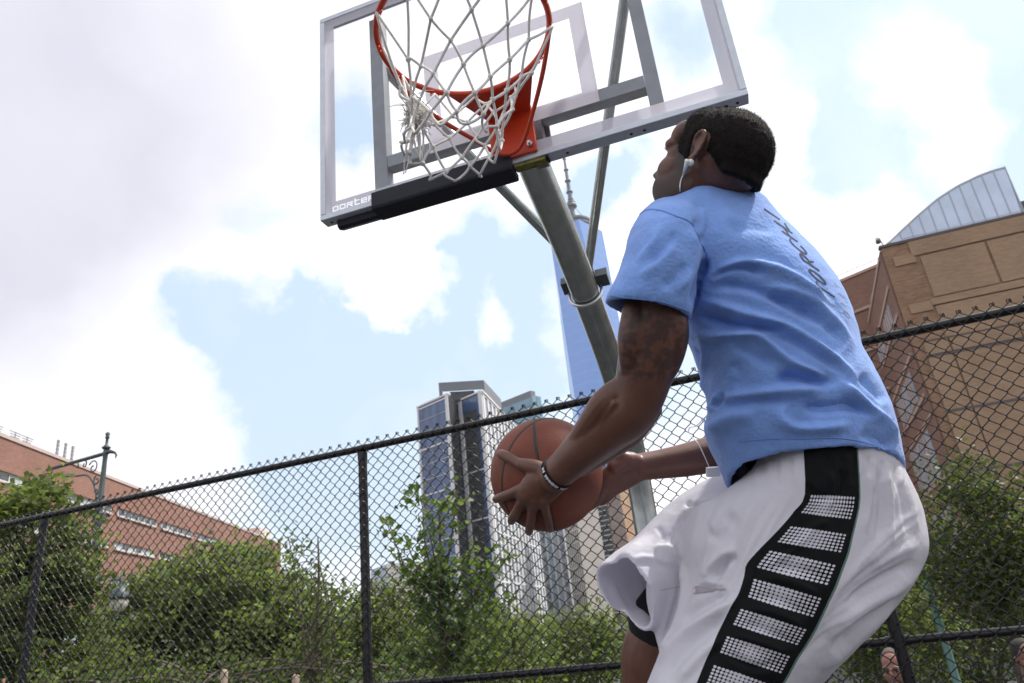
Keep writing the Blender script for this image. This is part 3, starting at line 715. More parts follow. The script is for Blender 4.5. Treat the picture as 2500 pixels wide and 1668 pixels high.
for wll, tagn in ((wl1, 0),):
    for z in [HT-1.0] + [HT-6.2*k for k in range(1, 16)]:
        thick = z in (HT-1.0,) or int(round((HT-z)/6.2)) % 3 == 0
        m = MB(); wll.box(m, .9, wll.L-1.7, z, z+(.62 if thick else .16), .01, .25); build('floor_band', m, M_ribs, gt)
    for a, b in ((0, .9), (wll.L-1.7, wll.L)):
        m = MB(); wll.box(m, a, b, GZ, HT+.2, -.4, .5); build('corner_rib', m, M_ribs, gt)
    m = MB(); wll.box(m, -.3, wll.L+.3, HT+.21, HT+.9, -1.2, .5); build('cornice', m, M_ribs, gt)
# return of the glass wing into the notch
m = MB(); m.box((TM+d2*5)+HZ*(-HT/2+GZ/2)*1.0, (.25, 5, (HT-GZ)/2-.2), (nrm(np.cross(d2, HZ)), d2, HZ)); build('notch_wall', m, M_coreD, gt)
# the darker left face of the ribbed volume
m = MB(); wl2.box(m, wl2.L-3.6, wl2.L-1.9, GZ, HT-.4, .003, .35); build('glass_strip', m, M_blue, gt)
m = MB(); wl2.box(m, wl2.L-1.9, wl2.L+.2, GZ, HT+.1, -.3, .55); build('corner_rib', m, M_ribs, gt)
m = MB(); wl2.box(m, wl2.L-14.2, wl2.L-12.2, GZ, HT+.1, -.2, .6); build('corner_rib', m, M_ribs, gt)
m = MB(); wl2.box(m, wl2.L-14.2, wl2.L+.4, HT+.11, HT+.8, -1, .6); build('cornice', m, M_ribs, gt)
m = MB(); wl2.box(m, wl2.L-12.1, wl2.L-3.7, HT-6, HT-.4, .003, .3); build('glass_panel', m, M_blue, gt)
rng = random.Random(5)
for k in range(15):
    z = HT-6.2-6.2*k
    if k % 3 == 1:
        m = MB(); wl2.box(m, wl2.L-12.1, wl2.L-2.0, z, z+.5, .36, .55); build('floor_band', m, M_ribs, gt)
    a = wl2.p(wl2.L-12, z-1.2, .12); b = wl2.p(wl2.L-3.8, z-1.2+rng.choice((-2.2, 1.8)), .12)
    m = MB(); m.tube([a, b], .16, 5); build('brace_bar', m, M_roofg, gt)
# rooftop frame
f0 = TL + d1*wl1.L*.98 + d2*4; 
m = MB()
p0 = TM + d2*6 - d1*2; p1 = TC_ - d1*1.0 + d2*8; 
wt = Wall(p0, p1)
m = MB(); wt.box(m, -4, wt.L, HT+4.2, HT+8.0, -.6, 0); build('roof_screen', m, M_roofg, gt)
m = MB(); m.box(p1+d2*15+HZ*4.0-d1*.3, (.3, 15, 4.0), (nrm(np.cross(d2, HZ)), d2, HZ)); build('roof_screen', m, M_roofg, gt)
m = MB(); wt.box(m, -4, -2.6, HT, HT+4.2, -.6, 0); build('roof_post', m, M_roofg, gt)
m = MB(); wt.box(m, .5, wt.L-4.2, HT, HT+4.0, -4.2, -1); build('plant_room', m, M_coreD, gt)
# ribbed right face: glass between white vertical fins, floor bands
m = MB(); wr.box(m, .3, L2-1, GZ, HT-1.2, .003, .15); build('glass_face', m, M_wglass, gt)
nf = 18
for k in range(nf):
    u = 1.2 + (L2-3)*k/(nf-1)
    m = MB(); wr.box(m, u-1.15, u+1.15, GZ, HT-.1, .16, .42); build('fin', m, M_ribs, gt)
for k in range(26):
    z = HT-1.2-3.6*k
    m = MB(); wr.box(m, .3, L2-1, z, z+(.7 if k % 5 == 0 else .22), .155, .34 if k % 5 else .5); build('floor_band', m, M_ribs, gt)
m = MB(); wr.box(m, -.3, L2, HT-.3, HT+.5, -1, .9); build('cornice', m, M_ribs, gt)

def block(name, label, cat, roofpx, h, mwall, depth=20, group=None, base=GZ):
    "box building from two roof corners of its visible face"
    A, B = onz(*roofpx[0], h), onz(*roofpx[1], h); w_ = Wall(A, B)
    t = thing(name, label, cat, w_.p(w_.L/2, base), group); m = MB()
    m.prism([w_.p(0, 0)[:2], w_.p(w_.L, 0)[:2], w_.p(w_.L, 0, -depth)[:2], w_.p(0, 0, -depth)[:2]], base, h); build('wall', m, mwall, t, uvwall=True)
    return t, w_
def grid_windows(t, w_, n, z0, z1, rows, ma, wfrac=.6, hfrac=.6, out=.08, u0=0, u1=None, frame=None):
    u1 = w_.L if u1 is None else u1; du = (u1-u0)/n; dz = (z1-z0)/rows
    for j in range(rows):
        for i in range(n):
            m = MB(); a = u0+du*(i+.5-wfrac/2); b = u0+du*(i+.5+wfrac/2); c = z0+dz*(j+.5-hfrac/2); d_ = z0+dz*(j+.5+hfrac/2)
            w_.box(m, a, b, c, d_, .003, out); build('window', m, ma if not isinstance(ma, list) else ma[(i*7+j*3) % len(ma)], t)
# bluish glass block behind
M_teal = mat('teal_curtain_glass', (.12, .26, .36), .12, spec=.7, var=.25, vscale=.12)
t, w_ = block('glass_block', 'teal glass office block peeping over the fence rail behind the ribbed tower', 'building', ((1212, 1003), (1306, 966)), 150, M_teal, 6)
m = MB(); w_.box(m, -1, w_.L-4, 150, 155, -5, -.3); build('roof_screen', m, M_roofg, t)
for k in range(9):
    m = MB(); w_.box(m, 0, w_.L, 144-6*k, 144.4-6*k, .003, .3); build('floor_band', m, M_roofg, t)
m = MB(); w_.box(m, w_.L-2.6, w_.L, 60, 149.9, .003, .25); build('corner_strip', m, mat('light_teal_glass', (.35, .5, .56), .2), t)
# pale stepped apartment blocks under the ball
M_greyf = mat('grey_concrete_panel', (.34, .36, .40), .7, var=.1, vscale=.3)
M_cream = mat('sunlit_cream_concrete', (.66, .60, .53), .7, var=.05, vscale=.4)
t, w_ = block('grey_apartment_block', 'grey concrete apartment block with a teal window band, right under the ball', 'building', ((1312, 1262), (1371, 1252)), 46, M_greyf, 12)
grid_windows(t, w_, 4, GZ+2, 45, 12, [M_wglass, M_teal, M_greyf], .45, .55)
for k in range(5):
    m = MB(); w_.box(m, w_.L*k/4-.25 if k else 0, w_.L*k/4+.25 if k < 4 else w_.L, GZ, 45.8, .09, .5); build('fin', m, M_ribs, t)
t, w_ = block('cream_apartment_block', 'sunlit cream apartment block with narrow vertical ribs, right of the grey block', 'building', ((1372, 1240), (1402, 1222)), 48, M_cream, 10)
for k in range(7):
    m = MB(); u = w_.L*(k+.5)/7; w_.box(m, u-.35, u+.35, GZ, 47, .003, .12); build('window_strip', m, M_wglass, t)
for k in range(10):
    m = MB(); w_.box(m, 0, w_.L, 46-5*k, 46.6-5*k, .125, .4); build('floor_band', m, M_cream, t)
# dark balcony tower and the tan stepped tower by the pole
M_dkbrick = mat('dark_brown_masonry', (.125, .095, .085), .8, var=.2, vscale=.3)
M_tan = mat('tan_masonry', (.40, .255, .16), .8, var=.16, vscale=.25)
t, w_ = block('balcony_tower', 'dark brown apartment tower with stacked white balconies, left of the tan tower', 'tower', ((1404, 1216), (1478, 1196)), 80, M_dkbrick, 14)
grid_windows(t, w_, 3, GZ, 78, 20, [M_gdark, M_wglass], .4, .5, u0=1, u1=w_.L*.55)
rng = random.Random(8)
for k in range(24):
    z = 76-3.2*k; m = MB(); w_.box(m, w_.L*.58, w_.L*.97, z, z+.5, .01, 1.6); bal = build('balcony', m, M_cream if k % 3 else M_ribs, t)
    m = MB(); w_.box(m, w_.L*.60, w_.L*.95, z+.9, z+2.3, .01, .1); build('window', m, M_gdark, bal)
for i, (x0, y0, x1, y1, hh, lab) in enumerate([(1478, 1200, 1512, 1192, 92, 'tan brick tower with stepped crown between the dark balcony tower and the pole'), (1512, 1232, 1530, 1226, 84, 'lower shoulder block of tan brick beside the pole'), (1530, 1268, 1570, 1258, 74, 'lowest tan brick block, mostly hidden behind the hoop pole')]):
    t, w_ = block('tan_tower', lab, 'tower', ((x0, y0), (x1, y1)), hh, M_tan, 20)
    n = max(2, int(w_.L/3.0)); grid_windows(t, w_, n, GZ+4, hh-3, 22, [M_dkbrick, M_dkbrick, M_gdark], .32, .5)
    for k in range(n+1):
        m = MB(); u = w_.L*k/n; w_.box(m, max(0, u-.35), min(w_.L, u+.35), hh-16, hh+.8, .09, .6); build('pier', m, M_tan, t)
# far pale block left of the sapling
t, w_ = block('far_glass_block', 'small pale glass block far away behind the sapling, beside the middle fence post', 'building', ((905, 1392), (943, 1378)), 60, mat('far_blue_glass', (.16, .22, .33), .2, spec=.6), 30)
w2 = Wall(w_.p(w_.L, 0), w_.p(w_.L, 0)+nrm([1, .5, 0])*26)
m = MB(); m.prism([w2.p(0, 0)[:2], w2.p(w2.L, 0)[:2], (w2.p(w2.L, 0)+w_.n*-30)[:2], (w2.p(0, 0)+w_.n*-30)[:2]], GZ, 60.5); build('pale_wing', m, mat('far_pale_panel', (.60, .58, .54), .7), t)
for k in range(14):
    m = MB(); w_.box(m, 0, w_.L, 56-4*k, 57-4*k, .003, .2); build('floor_band', m, M_mull, t); m = MB(); w2.box(m, .2, w2.L, 56-4*k, 56.7-4*k, .003, .15); build('floor_band', m, M_greyf, t)
# low white pavilion roof among the trees
pv = onz(1345, 1560, -1.5)
t = thing('pavilion', 'low white pavilion roof showing between the bushes under the ribbed tower', 'pavilion', (pv[0], pv[1], GZ))
q = [at(1300, 1588, 42), at(1402, 1552, 46), at(1402, 1574, 46), at(1300, 1606, 42)]
m = MB(); m.slab(q, np.array([-1, 5, 0])); build('roof', m, M_ribs, t)
m = MB()
for c in (q[2], q[3]): m.tube([c+np.array([-.3, 1, 0]), np.array([c[0]-.3, c[1]+1, GZ])], .12, 8)
build('wall', m, M_greyf, t)

# ------------------------------------------------------------------ the tall glass skyscraper with its mast
M_wtc = bpy.data.materials.new('skyscraper_glass'); M_wtc.use_nodes = True
_n = M_wtc.node_tree.nodes; _l = M_wtc.node_tree.links; _b = _n['Principled BSDF']; _b.inputs['Roughness'].default_value = .08; _b.inputs['Metallic'].default_value = .55
_t = _n.new('ShaderNodeTexCoord'); _sp = _n.new('ShaderNodeSeparateXYZ'); _l.new(_t.outputs['Object'], _sp.inputs[0])
_w = _n.new('ShaderNodeMath'); _w.operation = 'MODULO'; _l.new(_sp.outputs[2], _w.inputs[0]); _w.inputs[1].default_value = 12.0
_g = _n.new('ShaderNodeMath'); _g.operation = 'LESS_THAN'; _l.new(_w.outputs[0], _g.inputs[0]); _g.inputs[1].default_value = 1.6
_x = _n.new('ShaderNodeMix'); _x.data_type = 'RGBA'; _l.new(_g.outputs[0], _x.inputs[0]); _x.inputs[6].default_value = (.17, .29, .58, 1); _x.inputs[7].default_value = (.20, .32, .595, 1)
_l.new(_x.outputs[2], _b.inputs['Base Color'])
cw = onz(1406, 570, 417); cw[2] = 0
azr = math.atan2(cw[0], cw[1])
sk = thing('skyscraper', 'very tall tapering glass skyscraper with a ringed mast, behind the pole', 'skyscraper', (cw[0], cw[1], GZ))
def sq(half, rot, z): return [np.array([cw[0]+half*math.cos(rot+math.pi/2*k), cw[1]+half*math.sin(rot+math.pi/2*k), z]) for k in range(4)]
rot = -azr + math.radians(10)
R0_ = 43.0; b0 = sq(R0_, rot+math.radians(45), GZ); b1 = sq(R0_, rot+math.radians(45), 56); t1 = sq(31.0, rot, 417)
for k in range(4):
    m = MB(); m.slab([b0[k], b0[(k+1) % 4], b1[(k+1) % 4], b1[k]], nrm(cw-(b0[k]+b0[(k+1) % 4])/2*np.array([1, 1, 0]))*.5); build('podium_face', m, M_wtc, sk)
for k in range(4):
    kk = (k+1) % 4
    m = MB(); m.slab([b1[k], b1[kk], t1[kk]], nrm(cw-(b1[k]+b1[kk])/2*np.array([1, 1, 0]))*.6); build('glass_facet', m, M_wtc, sk)
    m = MB(); m.slab([t1[k], t1[kk], b1[k]], nrm(cw-(t1[k]+t1[kk])/2*np.array([1, 1, 0]))*.6); build('glass_facet', m, M_wtc, sk)
m = MB(); m.slab(t1, -HZ*1); build('roof', m, M_roofg, sk)
M_mast = mat('mast_steel', (.10, .115, .14), .5, metal=.4)
m = MB(); m.lathe((cw[0], cw[1], 417), [(19, .1), (19, 4), (20.5, 4.2), (20.5, 7), (19, 7.2), (19, 9), (20.5, 9.2), (20.5, 12), (18, 12.5), (4, 12.6)], 28); build('ring_platform', m, M_mast, sk)
m = MB(); m.lathe((cw[0], cw[1], 429), [(4.2, 0), (2.8, 18), (2.6, 42), (2.1, 60), (1.6, 85), (1.0, 104), (.5, 116)], 10); mast = build('mast', m, M_mast, sk)
for z, rr_, hh in ((24, 6.2, 5), (29, 5.0, 3), (44, 4.0, 3), (60, 3.7, 2.6), (76, 3.0, 2.4), (92, 2.2, 2.0), (34, 3.4, 2)):
    m = MB(); m.lathe((cw[0], cw[1], 429+z), [(.5, -.2), (rr_, 0), (rr_, hh*.4), (rr_*.7, hh), (.5, hh+.4)], 14); build('mast_ring', m, M_mast, mast)
for k in range(6):
    a = k*math.pi/3; m = MB(); m.tube([(cw[0]+17*math.cos(a), cw[1]+17*math.sin(a), 429.5), (cw[0]+2*math.cos(a), cw[1]+2*math.sin(a), 455)], .22, 4); build('stay_cable', m, M_mast, sk)

# ------------------------------------------------------------------ lamp posts
M_green = mat('dark_green_cast_iron', (.065, .085, .085), .5, metal=.3, var=.2, vscale=6)
M_teal_p = mat('pale_teal_paint', (.16, .30, .28), .5, var=.12, vscale=8)
M_globe = mat('milky_lamp_glass', (.72, .70, .62), .3, trans=.3)
def ornate_lamp():
    base = onz(209, 1639, .2); dd = np.dot(onz(263, 1070, 6.3)-CAM, FW)
    # a plumb post: foot and finial on one vertical
    top = at(262, 1070, 17.5); x, y = top[0], top[1]; zt = top[2]; b = np.array([x, y, gz(x, y)])
    t = thing('ornate_lamp_post', 'ornate dark green lamp post with scrolled bracket and a lower hanging lantern, left side', 'lamp post', b)
    zj = at(252, 1112, 17.5)[2]; zc = at(240, 1270, 17.5)[2]; zz = lambda py: at(235, py, 17.5)[2]
    m = MB(); m.lathe((x, y, 0), [(r_*.80, z_) for r_, z_ in [(.26, b[2]), (.26, b[2]+.5), (.17, b[2]+.7), (.105, b[2]+1.4), (.10, zz(1320)), (.15, zz(1318)), (.15, zz(1308)), (.10, zz(1304)), (.115, zz(1285)), (.17, zz(1281)), (.17, zz(1270)), (.10, zz(1266)), (.105, zz(1242)), (.085, zz(1235)), (.065, zj-.2), (.075, zj), (.075, zj+.06), (.05, zj+.1)]], 14)
    build('post', m, M_green, t, True, autosmooth=40)
    m = MB(); m.lathe((x, y, zj+.1), [(.07, 0), (.11, .04), (.07, .08), (.035, .12), (.03, .26), (.06, .29), (.035, .33), (.06, .39), (.015, .44)], 12); build('finial', m, M_green, t, True)
    far = onz(85, 1160, zj-.02); L = np.array([far[0]-x, far[1]-y, 0]); L = nrm(L)
    P = lambda u, z: np.array([x, y, 0]) + L*u + HZ*z
    m = MB(); m.tube([P(-.35, zj-.05), P(-.15, zj+.02), P(0, zj), P(2.3, zj+.02)], [.03, .05, .05, .045], 8); m.tube([P(-.35, zj-.05), P(-.42, zj-.13), P(-.38, zj-.2)], [.03, .025, .01], 6); build('arm', m, M_green, t, True)
    sp_ = lambda cu, cz, r0, t0, n, s=1: [P(cu+r0*(1-k/(n*1.15))*math.cos(t0+s*k*.45), cz+r0*(1-k/(n*1.15))*math.sin(t0+s*k*.45)) for k in range(n)]
    for args in ((.42, zj-.27, .19, 0.5, 18, 1), (.22, zj-.62, .13, 1.2, 16, -1), (.78, zj-.13, .09, 2.0, 14, 1), (.18, zj-.92, .09, .3, 14, 1), (1.05, zj-.10, .07, .2, 12, -1)):
        m = MB(); m.tube(sp_(*args), .017, 6); build('scroll', m, M_green, t, True)
    m = MB(); m.tube(catmull([P(.08, zj-1.55), P(.14, zj-1.1), P(.30, zj-.72), P(.62, zj-.43), P(1.1, zj-.36), P(1.55, zj-.28)], 5), .025, 6); build('bracket_curve', m, M_green, t, True)
    # lower lantern on the other side
    za = at(232, 1436, 17.5)[2]; e = onz(310, 1412, za+.10); q = nrm([e[0]-x, e[1]-y, 0]); Ln = .8; ex = np.array([x, y, 0])+q*Ln
    m = MB(); m.tube([np.array([x, y, za]), ex+HZ*(za+.08)], .03, 8); build('lantern_arm', m, M_green, t, True)
    m = MB(); m.lathe(ex+HZ*(za-.38), [(.235, 0), (.24, .06), (.21, .16), (.12, .26), (.06, .30), (.035, .34), (.05, .40), (.03, .46), (.012, .62)], 16); sh = build('lantern_hood', m, M_green, t, True)
    m = MB(); m.lathe(ex+HZ*(za-.66), [(.02, 0), (.11, .03), (.18, .11), (.205, .20), (.20, .275)], 16); build('globe', m, M_globe, sh, True)
ornate_lamp()
b = at(2254, 1394, 11.5); x, y = b[0], b[1]
tl = thing('teal_lamp_post', 'slim pale teal lamp post with a short crossbar behind the fence on the right', 'lamp post', (x, y, gz(x, y)))
m = MB(); m.lathe((x, y, 0), [(.12, gz(x, y)), (.12, gz(x, y)+.6), (.062, gz(x, y)+.8), (.052, 1.35), (.058, 1.40), (.058, 1.47), (.045, 1.5), (.040, 2.5), (.03, 2.52)], 14); build('post', m, M_teal_p, tl, True, autosmooth=40)
m = MB(); zc = at(2262, 1424, 11.5)[2]; m.tube(catmull([np.array([x-.19, y+.02, zc-.02]), np.array([x-.1, y, zc+.015]), np.array([x, y, zc+.005]), np.array([x+.1, y, zc+.02]), np.array([x+.2, y-.02, zc-.005])], 4), .016, 8); build('crossbar', m, M_teal_p, tl, True)
m = MB(); m.lathe((x, y, 2.52), [(.05, 0), (.13, .1), (.16, .42), (.05, .5)], 10); build('lantern', m, M_globe, tl, True)
q = at(1438, 1585, 40); x, y = q[0], q[1]
dl = thing('park_lantern', 'small distant park lantern on a post among the low trees under the player', 'lamp post', (x, y, gz(x, y)))
zl = q[2]; m = MB(); m.lathe((x, y, 0), [(.1, GZ), (.1, GZ+.8), (.06, GZ+1), (.06, zl-.62)], 8); build('post', m, M_teal_p, dl, True)
m = MB(); m.lathe((x, y, zl-.6), [(.1, 0), (.24, .55), (.22, .6)], 6); lg = build('globe', m, M_globe, dl)
m = MB(); m.lathe((x, y, zl), [(.30, 0), (.2, .18), (.08, .32), (.03, .5)], 8); build('lantern_cap', m, M_green, dl)

# ------------------------------------------------------------------ trees
M_bark = mat('grey_brown_bark', (.12, .095, .075), .9, var=.3, vscale=8, bump=.5, bscale=40)
M_leafA = leafmat('leaf_green', (.066, .100, .032), (.17, .245, .055), .47)
M_leafB = leafmat('leaf_bright_green', (.074, .112, .036), (.19, .275, .065), .47)
M_leafD = leafmat('leaf_dark_green', (.046, .074, .024), (.105, .16, .034), .40)
def leaf_arrays(C, size, N, rng):
    "folded pointed leaves: 6 points, 2 quads + tip triangles as quads"
    n = len(C); a = rng.normal(size=(n, 3)); a -= (a*N).sum(1, keepdims=True)*N*.8; a /= np.linalg.norm(a, axis=1, keepdims=True)
    b = np.cross(N, a); b /= np.maximum(1e-6, np.linalg.norm(b, axis=1, keepdims=True)); nn = np.cross(a, b); s = size[:, None]
    base = C - a*s*.5; tip = C + a*s*.55 - nn*s*.12
    l1 = C - a*s*.12 + b*s*.36 + nn*s*.10; r1 = C - a*s*.12 - b*s*.36 + nn*s*.10; mid = C
    V = np.stack([base, l1, tip, r1, mid], 1).reshape(-1, 3)
    o = (np.arange(n)*5)[:, None]
    F = np.concatenate([o+np.array([[0, 4, 2, 1]]), o+np.array([[0, 3, 2, 4]])], 0)
    return V, F
def leaf_mesh(name, C, size, N, rng, tint):
    V, F = leaf_arrays(C, size, N, rng); me = bpy.data.meshes.new(name)
    me.vertices.add(len(V)); me.vertices.foreach_set('co', V.astype(np.float32).ravel())
    me.loops.add(F.size); me.loops.foreach_set('vertex_index', F.astype(np.int32).ravel())
    me.polygons.add(len(F)); me.polygons.foreach_set('loop_start', np.arange(0, F.size, 4, dtype=np.int32)); me.polygons.foreach_set('loop_total', np.full(len(F), 4, dtype=np.int32))
    me.update(calc_edges=True); ca = me.color_attributes.new('tint', 'FLOAT_COLOR', 'POINT')
    col = np.ones((len(V), 4), np.float32); col[:, :3] = np.repeat(tint, 5, 0); ca.data.foreach_set('color', col.ravel())
    return me
def tree(label, ells, trunk_px, leafm, lsize, density, seed, group='trees beyond the fence', name='tree', trunk_r=.12, clump=.28, nper=34, cat='tree', limbs=22, yellow=.0, flat=.55):
    """ells: list of (px, py, depth, rx_px, ry_px, rdepth_m) crown volumes; trunk foot below trunk_px at its depth"""
    rng = np.random.default_rng(seed); tx = at(*trunk_px); b = np.array([tx[0], tx[1], gz(tx[0], tx[1])])
    t = thing(name, label, cat, b, group)
    cl = []
    for (px, py, d, rx, ry, rd) in ells:
        c = at(px, py, d); sx = rx*d/FOC; sy = ry*d/FOC; n = int(density*.62*sx*sy*max(rd, .4)*4.2)
        u = rng.normal(size=(n, 3)); u /= np.linalg.norm(u, axis=1, keepdims=True); rr_ = rng.uniform(.35, 1.0, n)**.5
        # lumpy outline
        lump = 1+.30*np.sin(u[:, 0]*5+seed)*np.sin(u[:, 2]*6+seed*2)+.16*np.sin(u[:, 1]*11+u[:, 0]*7)
        cl.append(c + (u*(rr_*lump)[:, None])@np.array([RT*sx, FW*rd, UP*sy]))
    cl = np.concatenate(cl); n = len(cl); nper = int(nper*1.45); clump *= .9
    cs = np.repeat(cl, nper, 0) + rng.normal(size=(n*nper, 3))*clump*np.array([1, 1, .75])
    N = rng.normal(size=(n*nper, 3))*flat + np.array([0, 0, .55]); N /= np.linalg.norm(N, axis=1, keepdims=True)
    hue = np.repeat(rng.uniform(.75, 1.25, (n, 1)), nper, 0)*rng.uniform(.7, 1.3, (n*nper, 1))
    tint = np.concatenate([hue*(1+yellow*rng.uniform(0, 1, (n*nper, 1))), hue, hue*rng.uniform(.7, 1.2, (n*nper, 1))], 1)
    me = leaf_mesh('crown', cs-b, lsize*rng.uniform(.6, 1.25, n*nper), N, rng, tint)
    link_mesh('crown', me, leafm, t)
    # trunk and limbs reaching into the crown
    top = cl.mean(0); m = MB(); mid = b*.5+top*.5+np.array([rng.normal()*.1, 0, 0])
    P = catmull([b, mid, top, top+np.array([0, 0, .25*(top[2]-b[2])])], 5); R = np.linspace(trunk_r, trunk_r*.22, len(P)); m.tube(P, R, 9)
    build('trunk', m, M_bark, t, True)
    idx = rng.choice(n, min(limbs, n), replace=False)
    for i in idx:
        k = rng.integers(5, len(P)-2); s = P[k]; e = cl[i]; mm = (s+e)/2 + np.array([0, 0, .12*np.linalg.norm(e-s)])
        m = MB(); m.tube(catmull([s, mm, e], 4), np.linspace(R[k]*.5, .008, 9), 6); build('limb', m, M_bark, t, True)
    return t
tree('big leafy tree at the left edge, its top branches crossing the lamp bracket', [(15, 1300, 11.5, 85, 130, 1.1), (70, 1225, 11.8, 85, 40, .7), (120, 1170, 12, 48, 18, .4), (5, 1130, 11.4, 22, 30, .4), (60, 1470, 11.5, 140, 130, 1.2), (110, 1600, 11.5, 170, 100, 1.1), (150, 1340, 11.6, 60, 80, .7), (120, 1250, 11.7, 70, 45, .6), (205, 1400, 11.7, 40, 60, .5), (170, 1160, 12, 34, 14, .3)], (70, 1500, 11.5), M_leafA, .135, 30, 11, yellow=0.19, clump=.17)
tree('broad rounded tree in front of the red brick building, left of the middle fence post', [(540, 1425, 21, 130, 75, 2.0), (440, 1455, 21, 130, 70, 2.0), (640, 1490, 20.4, 110, 100, 1.8), (540, 1600, 20.2, 260, 100, 2.2), (350, 1520, 20.8, 100, 85, 1.7), (730, 1550, 20.2, 90, 70, 1.5), (560, 1360, 21, 70, 26, 1.1), (270, 1610, 20.6, 100, 70, 1.4)], (560, 1600, 20.8), M_leafB, .21, 9.5, 12, yellow=0.19, clump=.30, trunk_r=.2, nper=30)
tree('light thin tree with airy sprays reaching right of the broad rounded tree', [(700, 1390, 11, 50, 80, .5), (770, 1440, 11, 60, 60, .5), (800, 1520, 11, 70, 70, .6), (690, 1340, 11, 22, 40, .3)], (720, 1560, 11), M_leafB, .10, 30, 13, trunk_r=.05, clump=.16, nper=22, yellow=0.11)
tree('olive green tree between the middle post and the sapling', [(930, 1560, 15, 110, 110, 1.2), (870, 1500, 15, 60, 60, .8), (990, 1500, 15, 70, 55, .8), (840, 1620, 14.5, 90, 80, .9)], (930, 1620, 15), M_leafA, .11, 26, 14, yellow=0.28)
tree('bushy tree right of the sapling, below the ribbed tower', [(1180, 1590, 14, 130, 100, 1.2), (1260, 1620, 14, 110, 70, 1.0), (1100, 1620, 13.6, 100, 80, 1.0)], (1180, 1640, 14), M_leafB, .11, 26, 15, yellow=0.19)
tree('low round tree beside the small park lantern', [(1420, 1590, 22, 120, 80, 1.5), (1350, 1620, 22, 90, 60, 1.2), (1480, 1570, 22, 70, 60, 1.0), (1330, 1560, 24, 50, 40, 1)], (1400, 1640, 22), M_leafB, .16, 11, 16, clump=.4, yellow=0.17)
tree('dark tree in front of the brown school building at the right edge', [(2395, 1280, 10.5, 80, 90, .9), (2350, 1190, 10.5, 50, 80, .6), (2465, 1340, 10.5, 70, 80, .9), (2390, 1440, 10.4, 110, 70, 1.0), (2380, 1120, 10.5, 26, 36, .3), (2490, 1400, 10.4, 50, 90, .8), (2330, 1370, 10.5, 70, 100, .8), (2470, 1230, 10.5, 60, 60, .6), (2480, 1560, 10.4, 60, 60, .6)], (2420, 1500, 10.5), M_leafD, .085, 58, 17, clump=.2, yellow=0.17)
tree('low leafy bush below the player, left of the seated man', [(2100, 1480, 12, 120, 90, .9), (2180, 1430, 12, 90, 60, .7), (2040, 1560, 12, 110, 90, .9), (2200, 1580, 12.5, 110, 90, .9), (2260, 1500, 12.4, 80, 70, .7)], (2120, 1600, 12), M_leafB, .085, 44, 18, name='bush', cat='bush', clump=.2, group='bushes beyond the fence', yellow=0.22)
tree('dim leafy bush behind the fence in the lower right corner', [(2380, 1560, 12.6, 110, 50, .7), (2330, 1640, 12.6, 90, 60, .7), (2450, 1470, 12.6, 70, 50, .6)], (2380, 1640, 12.6), M_leafD, .085, 40, 19, name='bush', cat='bush', clump=.2, group='bushes beyond the fence', yellow=0.17)
tree('dense hedge bush along the foot of the fence, centre left', [(600, 1690, 10.5, 320, 70, .9), (960, 1690, 10.5, 200, 60, .8), (200, 1700, 10.5, 230, 70, .9)], (600, 1760, 10.5), M_leafA, .10, 26, 20, name='bush', cat='bush', group='bushes beyond the fence', yellow=0.11)

